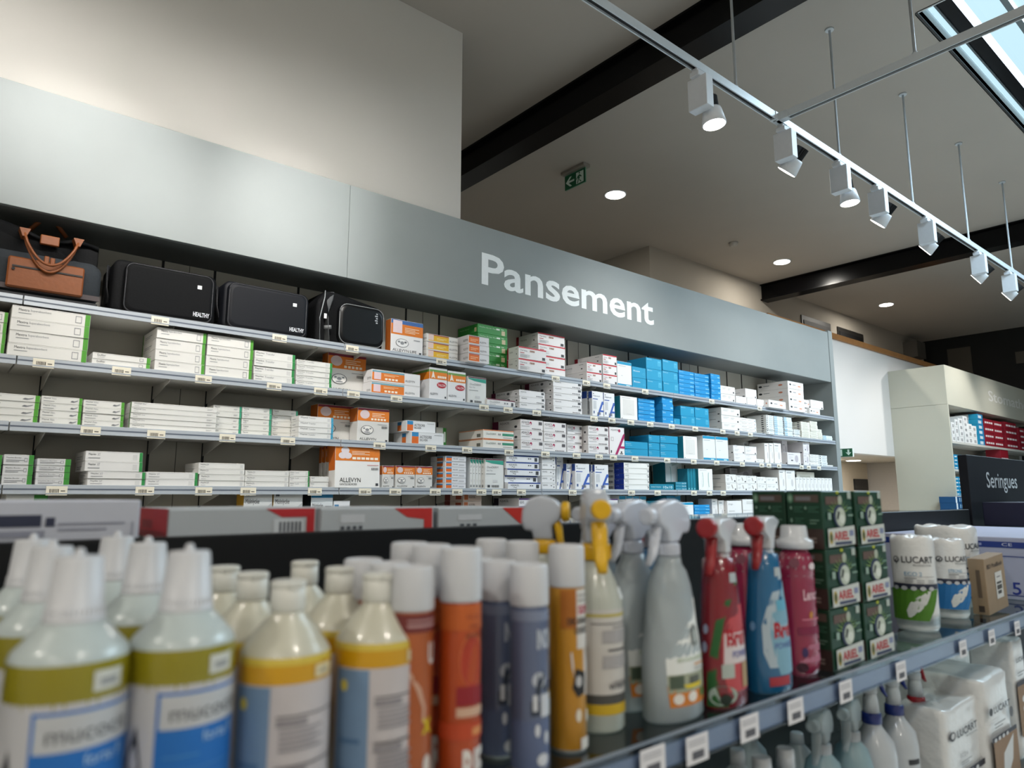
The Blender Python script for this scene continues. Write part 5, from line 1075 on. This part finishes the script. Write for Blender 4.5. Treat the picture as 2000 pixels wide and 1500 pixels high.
# toilet / stain sprays red-green and blue
def bref(kind):
    r = empty('spray_bottle', (0, 0, ZS)); base = '#7c1020' if kind == 'red' else '#14608e'
    w_ = 1 if kind == 'red' else 1.08; PR = [(0, .038*w_, .0235*w_), (.004, .0405*w_, .0255*w_), (.06, .040*w_, .0255*w_), (.10, .0365*w_, .0245*w_), (.14, .033, .0235), (.17, .0295, .022), (.196, .0255, .0205), (.199, .016, .015), (.204, .015, .015)]
    bmm = mat(base, .25, noise=.06, coat=.5, name='tinted_bottle_'+kind); b = shell(r, PR, bmm); R = interp(PR); m = MB()
    M = wrap_map(R, .004, .185, -195, -50)
    if kind == 'red':
        items(m, M, [('s', [(.0, .1, .5), (.2, .12, .3), (.4, .2, .36), (.6, .3, .46), (.75, .5, .62), (.88, .75, .86), (1, .95, 1)], '#1d5a26'), ('s', [(.1, .5, 1), (.25, .42, 1), (.5, .42, 1), (.62, .55, 1), (.72, .8, 1)], '#b9484e'), ('s', [(.3, .44, 1), (.52, .46, 1)], '#cfc6c8'), ('t', 'Bref', .5, .42, .46, .13, '#a81424', .04), ('t', 'POWER', .6, .34, .36, .05, '#5a62a0', .02), ('r', .4, .2, .62, .3, '#aab4ae'), ('e', .4, .08, .25, .07, '#9fb0a6'), ('e', .45, .05, .1, .04, '#1a2a20'), ('r', .78, .12, .95, .3, '#a8906c'), ('e', .1, .55, .06, .035, '#9ea6c0'), ('e', .08, .42, .06, .04, '#9ea6c0')], nx=18)
    else:
        items(m, M, [('s', [(.18, .42, 1), (.3, .32, 1), (.5, .3, 1), (.62, .38, .6), (.75, .52, .72), (.88, .74, .9), (1, .94, 1)], '#a9b9c4'), ('s', [(.12, .6, 1), (.3, .5, 1), (.45, .45, 1), (.6, .5, 1), (.75, .75, 1), (.85, .95, 1)], '#79a6bc'), ('t', 'Bref', .52, .4, .46, .13, '#a81424', .04), ('t', 'POWER', .52, .32, .42, .05, '#5a72a8', .02), ('r', .4, .04, .8, .11, '#a3303c'), ('r', .6, .62, .9, .7, '#5fa8c4'), ('e', .12, .5, .06, .035, '#6f9ac4')], nx=18)
    m.build('label', b); 
    m = MB(); items(m, wrap_map(R, .165, .178, -105, -75), [('r', 0, 0, 1, 1, '#aeb8bc')], nx=4, base=2); m.build('price_sticker', b)
    return r
REDP = mat('#8f1019', .35, noise=.02, name='red_plastic', coat=.3); WHP = mat('#c9cdd3', .3, noise=.01, name='white_plastic', coat=.3)
xk = PY(1410, 1250, .6)[0]; xl_ = PY(1498, 1230, .6)[0]
o = bref('red'); sprayer_head(o, .204, math.radians(196), WHP, REDP, WHP, .95, REDP, flat=True, w=.017, lx=1.1, nr=1.3); o.location = (xk, .6, ZS); tag(o, 'red and green spray bottle with red trigger', 'spray bottle')
o = bref('blue'); sprayer_head(o, .204, math.radians(196), WHP, REDP, WHP, .95, REDP, flat=True, w=.017, lx=1.1, nr=1.3); o.location = (xl_, .6, ZS); tag(o, 'turquoise blue spray bottle with red trigger, front one', 'spray bottle')
o2 = copy_tree(o); o2.location = (xk, .73, ZS); tag(o2, 'blue spray bottle hidden behind the red and green one', 'spray bottle')
# pink softener
def softener():
    r = empty('softener_bottle', (0, 0, ZS))
    PR = [(0, .028, .02), (.005, .033, .024)]
    for i in range(9):
        z = .02+i*.016; PR += [(z, .0365, .026), (z+.008, .0352, .025)]
    PR += [(.158, .0365, .026), (.175, .035, .0255), (.19, .028, .022), (.198, .02, .018)]
    pk = mat('#8e2144', .25, noise=.08, coat=.5, name='pink_bottle', scale=20); b = shell(r, PR, pk); R = interp(PR); m = MB()
    M = wrap_map(R, .0, .19, -195, -40)
    items(m, M, [('s', [(.82, 0, 1), (.9, 0, 1), (.98, 0, 1)], '#a88790'), ('s', [(.0, .2, 1), (.12, .3, 1), (.25, .5, 1), (.4, .8, 1)], '#b06c84'), ('t', 'Lenor', .45, .62, .4, .09, '#d9b4c0', .03), ('e', .6, .5, .04, .03, '#c48a3a'), ('e', .42, .2, .06, .04, '#3a2a5c'), ('r', .3, .34, .9, .4, '#7a1840'), ('r', .4, .46, .85, .47, '#d07a90'), ('e', .35, .08, .12, .04, '#3f1a2a'), ('e', .3, .93, .1, .04, '#6e3244'), ('e', .7, .9, .1, .03, '#d9ccd0')], nx=18); m.build('label', b)
    m = MB(); m.lathe([(.198, .0265), (.200, .0295), (.212, .0295), (.214, .024), (.217, .022), (.234, .0205), (.236, .0185)], WHP, 28); m.build('cap', r)
    return r
xm = PY(1560, 1200, .615)[0]; o = softener(); o.location = (xm, .615, ZS); tag(o, 'ribbed pink softener bottle with white cap, front one', 'bottle')
o2 = copy_tree(o); o2.location = (xm, xm/ratio(1455, 1150), ZS); tag(o2, 'pink softener bottle glimpsed between red and blue sprays', 'bottle')
# ---------------------------------------------------------------- green capsule boxes
YA = .584
xa0, _ = PY(1624, 1240, YA); xa1, _ = PY(1684, 1240, YA); xa2 = PY(1690, 1240, YA)[0]; xa3 = PY(1742, 1240, YA)[0]
Wc = xa1-xa0; zt = PY(1624, 958, YA)[1]; hc = (zt-ZS)/3-.0006
dA = .14
for u in (1534,): 
    d = ray(u, 1000); dA = xa0*d[1]/d[0]-YA
def capsule_mesh():
    m = MB(); m.box(0, Wc, 0, dA-.004, 0, hc, mat('#0f3b28', .45, noise=.03), .0015)
    M = plane_map((0, -.0004, 0), (1, 0, 0), (0, 0, 1), (0, -1, 0), Wc, hc)
    its = [('r', .1, .76, .62, .9, '#5c463e'), ('e', .58, .83, .07, .09, '#a9b0a2'), ('r', .84, .86, .96, .98, '#a9b4ac'), ('e', .5, .97, .05, .03, '#a8b020')]
    for k in range(9):
        a = math.radians(20+k*17.5); ca, sa = math.cos(a), math.sin(a)
        its.append(('p', [(.5+.2*ca-.012*sa, .58+.14*sa+.012*ca), (.5+.2*ca+.012*sa, .58+.14*sa-.012*ca), (.5+.42*ca, .58+.3*sa)], '#8fb06a'))
    its += [('e', .5, .56, .2, .2, '#26324f'), ('e', .54, .54, .16, .17, '#b9c2b4'), ('p', [(.4, .5), (.46, .66), (.52, .62), (.46, .5)], '#202428'), ('e', .58, .5, .09, .08, '#d3d9d0'), ('r', .12, .5, .22, .62, '#8fa69a'), ('r', .78, .55, .95, .58, '#7f9c8c'), ('r', .76, .68, .92, .71, '#6f907c'),
            ('p', [(.08, .03), (.97, .05), (.97, .38), (.08, .34)], '#c3c8c4'), ('e', .17, .19, .06, .11, '#a8902c'), ('e', .17, .19, .035, .07, '#2a4a34'), ('t', 'ARIEL', .26, .14, .5, .15, '#b02430', .03), ('r', .78, .2, .92, .3, '#7d86a6'), ('r', .28, .06, .84, .11, '#3a4260')]
    items(m, M, its)
    M = plane_map((-.0004, dA-.004, 0), (0, -1, 0), (0, 0, 1), (-1, 0, 0), dA-.004, hc)
    its = [('r', .0, .0, 1, .34, '#3a2a26'), ('r', .3, .16, .8, .19, '#8a7c76'), ('r', .34, .1, .8, .13, '#8a7c76'), ('r', .22, .8, .92, .93, '#54473f'), ('r', .28, .83, .7, .9, '#75757a'), ('e', .13, .87, .09, .09, '#4f7a60'), ('e', .13, .87, .05, .05, '#8aa894'), ('e', .14, .7, .03, .03, '#7fa08e'), ('e', .55, .7, .03, .03, '#7fa08e'), ('e', .14, .48, .03, .04, '#7fa08e')]+lines(.22, .62, .26, .12, 3, '#41705a')+lines(.62, .62, .3, .12, 3, '#41705a')+lines(.24, .42, .26, .12, 3, '#41705a')+lines(.66, .42, .26, .1, 2, '#6a8c7a')
    items(m, M, its)
    o = m.build('capsule_box'); me = o.data; bpy.data.objects.remove(o); return me
cme = capsule_mesh()
for lv in range(3):
    for cx, xx in enumerate((xa0, xa2)):
        for dp in range(2):
            o = link('capsule_box', cme, None, (xx+(random.random()-.5)*.0015, YA+dp*dA+(random.random()-.5)*.002*(dp == 0), ZS+lv*(hc+.0006)), 0)
            tag(o, 'green capsule box, '+('bottom', 'middle', 'top')[lv]+' layer, '+('left', 'right')[cx]+(' front', ' back')[dp]+' stack', 'box', 'stacked green capsule boxes')
# ---------------------------------------------------------------- paper roll packs
FILM = mat('#dddfe0', .3, noise=.03, coat=.4, bump=.5, scale=55, name='wrinkled_white_film')
def film_body(m, rx, ry, h, ex, mt, seed=0, n=40, lay=10):
    rnd = random.Random(seed); prof = [(0, .88), (.008, .97), (.02, 1)]+[(h*k/lay, 1+.012*rnd.random()) for k in range(1, lay)]+[(h-.008, .995), (h-.002, .965), (h, .90), (h-.004, .66), (h-.001, .35), (h-.006, .12)]
    i0 = len(m.v); m.lathe([(z, rx*s, ry*s) for z, s in prof], mt, n, ex=ex)
    for i in range(i0, len(m.v)):
        x, y, z = m.v[i]; f = 1+.012*math.sin(z*240+seed)*math.sin(math.atan2(y, x)*7+seed)
        zz = z+(.003*math.sin(math.atan2(y, x)*5+seed*2) if z > h-.02 else 0)
        m.v[i] = (x*f, y*f, zz)
def super_map(rx, ry, ex, z0, z1, a0, a1, d=.0009):
    def M(s, t, off=1):
        a = math.radians(a0+(a1-a0)*s); ca, sa = math.cos(a), math.sin(a); k = 1.018+d*off/max(rx, .01)
        return (rx*k*math.copysign(abs(ca)**ex, ca), ry*k*math.copysign(abs(sa)**ex, sa), z0+(z1-z0)*t)
    return M
def rollpack(name, lb, x, y, z, rx, ry, h, col, kind, ex=.75, seed=1, a0=-165, a1=-20, cat='paper rolls', fmat=None):
    r = empty(name, (x, y, z)); tag(r, lb, cat)
    m = MB(); film_body(m, rx, ry, h, ex, fmat or FILM, seed); b = m.build('film_wrap', r)
    m = MB(); M = super_map(rx, ry, ex, 0, h, a0, a1); nv = '#2a3046'
    its = [('r', 0, .445, 1, .50, nv), ('t', 'LUCART', .26, .72, .62, .07, '#34363c', .01), ('e', .14, .752, .07, .036, '#34363c'), ('e', .145, .755, .045, .023, '#c4c6c7'), ('p', [(.11, .74), (.18, .775), (.15, .735)], '#34363c'), ('t', 'PROFESSIONAL', .46, .685, .36, .022, '#4c4e54')]
    its += [('t', kind, .3, .585, .3, .04, '#7d8a72' if col[1] in '56' else '#3f86ae'), ('r', .3, .575, .85, .579, '#6c6e72')]+[('r', .3+.2*i, .535-.02*j, .44+.2*i, .543-.02*j, '#8d8f94') for i in range(3) for j in range(2)]+[('r', .3, .555, .5, .563, '#55575c')]
    its += [('s', [(.12, .0, .66), (.22, .0, .76), (.33, .0, .84), (.445, .0, .9)], col), ('s', [(.15, .32, .36), (.22, .3, .52), (.3, .36, .64), (.37, .5, .7), (.43, .68, .74)], '#cfd2d2')]
    its += [('e', .14+.15*i, .455, .05, .022, '#b9bcc2') for i in range(5)]
    items(m, M, its, nx=24); m.build('printed_film', b)
    return r
def rp(name, lb, uL, uR, vt, Y, col, kind, seed, z=ZS, ry=None, ex=.75, **k):
    um = (uL+uR)/2; d = depth_at(um, vt+60, Y); x = PY(um, vt+60, Y)[0]; half = (uR-uL)/2*d/F_PX; zt = PY(um, vt, Y)[1]
    ry = ry or half; return rollpack(name, lb, x, Y, z, half*(.93 if ex > .9 else .8), ry*(.93 if ex > .9 else .8), zt-z, col, kind, ex, seed, **k)
rp('kitchen_roll', 'white wrapped paper roll with green leaf print, beside the green boxes', 1744, 1824, 1046, .645, '#4a7d1e', 'ECO 2', 3, a0=-225, a1=-85, ex=.96)
rp('kitchen_roll', 'white wrapped paper roll with blue leaf print, middle of three', 1814, 1884, 1052, .66, '#1c6cab', 'STRONG', 5, a0=-200, a1=-60, ex=.96)
rp('kitchen_roll', 'larger wrapped paper roll with light blue leaf print, rearmost', 1788, 1913, 1026, .73, '#1f84bc', 'STRONG', 8, a0=-165, a1=-50)
# carton leaning and big carton
xb_, _ = PY(1927, 1150, .60); xc_, _ = PY(1966, 1150, .60); _, ztb = PY(1927, 1092, .60)
r = MB(); W = xc_-xb_; h = ztb-ZS; dd = .035
r.box(0, W, 0, dd, 0, h, mat('#8f7a61', .7, noise=.08, name='brown_cardboard'), .001)
items(r, plane_map((0, -.0004, 0), (1, 0, 0), (0, 0, 1), (0, -1, 0), W, h), [('t', 'BD Posiflush', .12, .8, .76, .08, '#3a2c22', .01), ('r', .45, .22, .8, .7, '#c9c8c4'), ('r', .5, .48, .75, .52, '#3a3836'), ('r', .5, .38, .75, .46, '#3a3836'), ('r', .52, .3, .7, .36, '#3a3836'), ('r', .52, .6, .7, .62, '#77757a')])
items(r, plane_map((-.0004, dd, 0), (0, -1, 0), (0, 0, 1), (-1, 0, 0), dd, h), [('r', .45, .3, .7, .8, '#5a4a3a'), ('r', .4, .05, .75, .16, '#3a2e26')])
o = r.build('cardboard_box', loc=(xb_, .60, ZS+.002)); o.rotation_euler = (0, -.055, .0); o.location = (xb_+.004, .60, ZS+.001); tag(o, 'small brown cardboard box leaning against the big blue-striped carton', 'box')
XBD = 2.36; YB0, YB1 = .578, .99; _q = ray(1905, 1048); zbd = EYE+_q[2]*XBD/_q[0]
m = MB(); W = .8; h = zbd-ZS
m.box(0, W, 0, YB1-YB0, 0, h, mat('#a3a8c0', .5, noise=.02), .002)
M = plane_map((-.0006, YB1-YB0, 0), (0, -1, 0), (0, 0, 1), (-1, 0, 0), YB1-YB0, h)
items(m, M, [('r', 0, .83, 1, .93, '#14307e'), ('t', '5', .835, .08, .05, .2, '#1c2f86', .01), ('e', .905, .1, .008, .02, '#1c2f86'), ('t', 'NEEDLE', .5, .55, .14, .04, '#2a3c80'), ('r', .45, .52, .68, .525, '#2a3c80'), ('p', [(.64, .06), (.66, .06), (.78, .7), (.76, .7)], '#2a3c80'), ('r', .65, .06, 1, .075, '#2a3c80'), ('r', .77, .685, 1, .7, '#2a3c80'), ('r', .62, .86, .68, .9, '#8f9ac4'), ('t', 'CE', .8, .86, .06, .05, '#c9d0e4')])
tag(m.build('large_carton', loc=(XBD, YB0, ZS+.0005)), 'large pale lilac carton with navy stripe at the right edge of the shelf', 'box')
xq, zq = PY(1955, 1003, .9)
m = MB(); m.box(0, .5, 0, .2, 0, .09, mat('#0e1030', .5), .002); tag(m.build('navy_box', loc=(xq, .76, zbd+.0008)), 'dark navy box resting on the large pale carton', 'box')
# ---------------------------------------------------------------- lower shelf
def wspray(col, lb, u, v, Y, i):
    r = empty('spray_bottle', (0, 0, ZL)); zc = PY(u, v, Y)[1]-ZL; x = PY(u, v, Y)[0]; tag(r, lb, 'spray bottle')
    s = zc/.21; PR = [(0, .036, .036), (.005, .04, .04), (.14*s, .04, .04), (.165*s, .036, .036), (.19*s, .018, .018), (.2*s, .0145, .0145), (.206*s, .0145, .0145)]
    b = shell(r, PR, mat('#b6bcc2', .3, noise=.02, coat=.4, name='white_translucent_bottle')); m = MB()
    items(m, wrap_map(interp(PR), .11*s, .12*s, -130, -90), [('r', 0, 0, 1, 1, '#33363c')], nx=6, base=2); m.build('level_mark', b)
    cm = mat(col, .35, coat=.3, noise=.02)
    sprayer_head(r, zc+.055, math.radians(-30+i*8), mat('#b9bec4', .35, coat=.2), cm, mat('#b9bec4', .35), .8)
    m = MB(); m.lathe([(zc-.014, .0165), (zc-.013, .0185), (zc+.004, .018), (zc+.006, .016)], cm, 24); m.build('collar_ring', r); r.location = (x, Y, ZL)
    m = MB(); m.lathe([(zc+.004, .0155), (zc+.03, .0135), (zc+.045, .0105)], mat('#b9bec4', .35), 20); m.build('neck_cone', r)
wspray('#1c2f7c', 'white spray bottle with blue collar, left one on the lower shelf', 1702, 1396, .66, 0)
wspray('#1c2f7c', 'white spray bottle with blue collar, beside the red-collared one', 1746, 1380, .67, 1)
wspray('#9c1424', 'white spray bottle with red collar on the lower shelf', 1789, 1364, .68, 2)
AQ = frosted('#a9c4cc', .6, .3, 'aqua_clear_plastic')
def fspray(lb, u, v, Y):
    r = empty('spray_bottle', (0, 0, ZL)); x, z = PY(u, v, Y); zc = z-ZL; tag(r, lb, 'spray bottle')
    s = zc/.2; PR = [(0, .034, .034), (.005, .038, .038), (.13*s, .038, .038), (.17*s, .028, .028), (.185*s, .014, .014), (.195*s, .0138, .0138)]
    shell(r, PR, AQ); sprayer_head(r, zc, math.radians(190), frosted('#c4ced2', .5, .3, 'clear_head_plastic'), frosted('#c4ced2', .5, .3), mat('#b3b9bf', .4), .95); r.location = (x, Y, ZL)
fspray('clear aqua spray bottle, right one on the lower shelf', 1661, 1426, .66)
fspray('clear aqua spray bottle, left one on the lower shelf', 1604, 1450, .66)
def capbottle(lb, u, v, Y, w=.013):
    r = empty('white_bottle', (0, 0, ZL)); x, z = PY(u, v, Y); h = z-ZL; tag(r, lb, 'bottle')
    b = shell(r, [(0, .03, .03), (.004, .034, .034), (h*.62, .034, .034), (h*.78, .028, .028), (h*.88, .0125, .0125), (h*.9, .0125, .0125)], mat('#aab4ba', .35, noise=.02, coat=.3))
    m = MB(); m.lathe([(h*.885, w+.001), (h-.002, w), (h, w-.002)], WHP, 24); m.build('screw_cap', r); r.location = (x, Y, ZL)
capbottle('white bottle with round screw cap under the glass shelf, nearer the sprays', 1533, 1460, .64, .0135)
capbottle('white bottle with round screw cap under the glass shelf, left one', 1487, 1477, .64, .014)
capbottle('white bottle behind the two screw-capped ones on the lower shelf', 1556, 1430, .78, .0125)
capbottle('white bottle at the left of the lower shelf, partly hidden by price labels', 1440, 1462, .74, .0125)
capbottle('dim white bottle deep under the glass shelf', 1466, 1425, .86, .0125)
# paper packs below
LUC = mat('#d9dbdc', .3, noise=.04, coat=.4, bump=.7, scale=40, name='white_film_pack')
def softpack(name, lb, uL, uR, vt, Y, dep, prints, side=(), z=ZL, seed=1, nm=None):
    xl = PY(uL, vt, Y)[0]; xr = PY(uR, vt, Y)[0]; zt = PY(uL, vt, Y)[1]; W = xr-xl; h = zt-z
    r = empty(name, ((xl+xr)/2, Y+dep/2, z)); tag(r, lb, 'paper rolls')
    m = MB(); film_body(m, W/2, dep/2, h, .24, LUC, seed, 56); b = m.build('film_wrap', r)
    m = MB(); M = plane_map((-W/2, -dep/2*1.03-.001, 0), (1, 0, 0), (0, 0, 1), (0, -1, 0), W, h, .0006); items(m, M, prints)
    M = plane_map((-W/2*1.03-.001, dep/2, 0), (0, -1, 0), (0, 0, 1), (-1, 0, 0), dep, h, .0006); items(m, M, side); m.build('printed_film', b)
LUP = [('e', .14, .74, .08, .045, '#34363c'), ('e', .145, .745, .05, .028, '#c4c6c8'), ('t', 'LUCART', .26, .7, .58, .075, '#34363c', .02), ('t', 'PROFESSIONAL', .5, .665, .34, .02, '#4c4e54'), ('t', 'ECO 6', .3, .5, .2, .04, '#77797e')]+lines(.3, .4, .3, .07, 3)+[('r', 0, .3, 1, .36, '#2c2c38')]+[('e', .15+.14*i, .32, .045, .025, '#c4c6c8') for i in range(5)]
BRN = '#86684a'
softpack('toilet_roll_pack', 'small white film pack of rolls beside the red-collared spray', 1843, 1913, 1392, .60, .10, LUP, seed=2)
softpack('toilet_roll_pack', 'large white film pack with brown leaf print at lower right', 1917, 1972, 1330, .585, .34, [('t', 'LUCART', .2, .68, .6, .06, '#34363c', .02), ('e', .1, .71, .06, .035, '#34363c'), ('r', .05, .44, .95, .48, '#2c2c38'), ('r', .08, .0, .95, .44, BRN), ('p', [(.3, .02), (.4, .3), (.8, .42), (.7, .2), (.4, .04)], '#c9cbcc'), ('e', .8, .62, .07, .05, '#55575c')]+[('e', .15+.14*i, .455, .045, .018, '#c4c6c8') for i in range(4)]+lines(.15, .55, .4, .06, 2), seed=4)
softpack('kitchen_roll', 'tall white roll pack with brown band at the right edge', 1975, 1998, 1255, .6, .1, [('r', 0, .2, 1, .62, BRN), ('r', 0, .62, 1, .66, '#2c2c38'), ('e', .5, .5, .2, .03, '#d3d3d2'), ('e', .5, .42, .2, .03, '#d3d3d2'), ('e', .5, .34, .2, .03, '#d3d3d2'), ('t', 'LUCART', .1, .82, .8, .04, '#34363c', .02)]+lines(.1, .7, .6, .05, 2), seed=6)
zlb = PY(1960, 1256, .95)[1]
softpack('towel_pack', 'wide grey-white film pack with green emblem under the glass shelf', 1790, 1938, 1262, .95-.1, .12, [('t', 'LUCART', .25, .82, .42, .05, '#34363c', .02), ('t', 'PROFESSIONAL', .42, .79, .25, .014, '#4c4e54'), ('r', .78, .84, .92, .95, '#2f6f46'), ('e', .85, .9, .05, .035, '#c4d8c8'), ('r', .78, .76, .92, .82, '#9aa8a0'), ('r', .79, .765, .91, .815, '#c0c4c6')], seed=9)
# ---------------------------------------------------------------- label check
# past 300 cartons the smallest in view become one object
CARTONS.sort(key=lambda c: -c[1])
bpy.context.view_layer.update()
mb = MB()
for o, a_ in CARTONS[300:]:
    M_ = o.matrix_basis; base_i = len(mb.v); mb.v += [tuple(M_ @ v.co) for v in o.data.vertices]
    for p in o.data.polygons:
        mb.f.append(tuple(base_i+i for i in p.vertices)); mb.m.append(mb.mi(o.data.materials[p.material_index])); mb.sm.append(False)
    bpy.data.objects.remove(o)
me = bpy.data.meshes.new('small_cartons'); me.from_pydata(mb.v, [], mb.f)
for m_ in mb.mats: me.materials.append(m_)
me.polygons.foreach_set('material_index', mb.m)
o = link('small_cartons', me); tag(o, 'many small distant cartons filling the far ends and backs of the shelves', 'boxes'); o['kind'] = 'stuff'
seen = {}
for o in S.objects:
    if o.parent is None and 'label' in o.keys() and 'category' in o.keys():
        n = len(o['label'].split())
        if n > 16 or n < 4: print('LEN', n, o['label'])
        seen.setdefault(o['label'], []).append(o.name)
for k, v in seen.items():
    if len(v) > 1: print('DUP', len(v), k)
print('things', sum(len(v) for v in seen.values()))
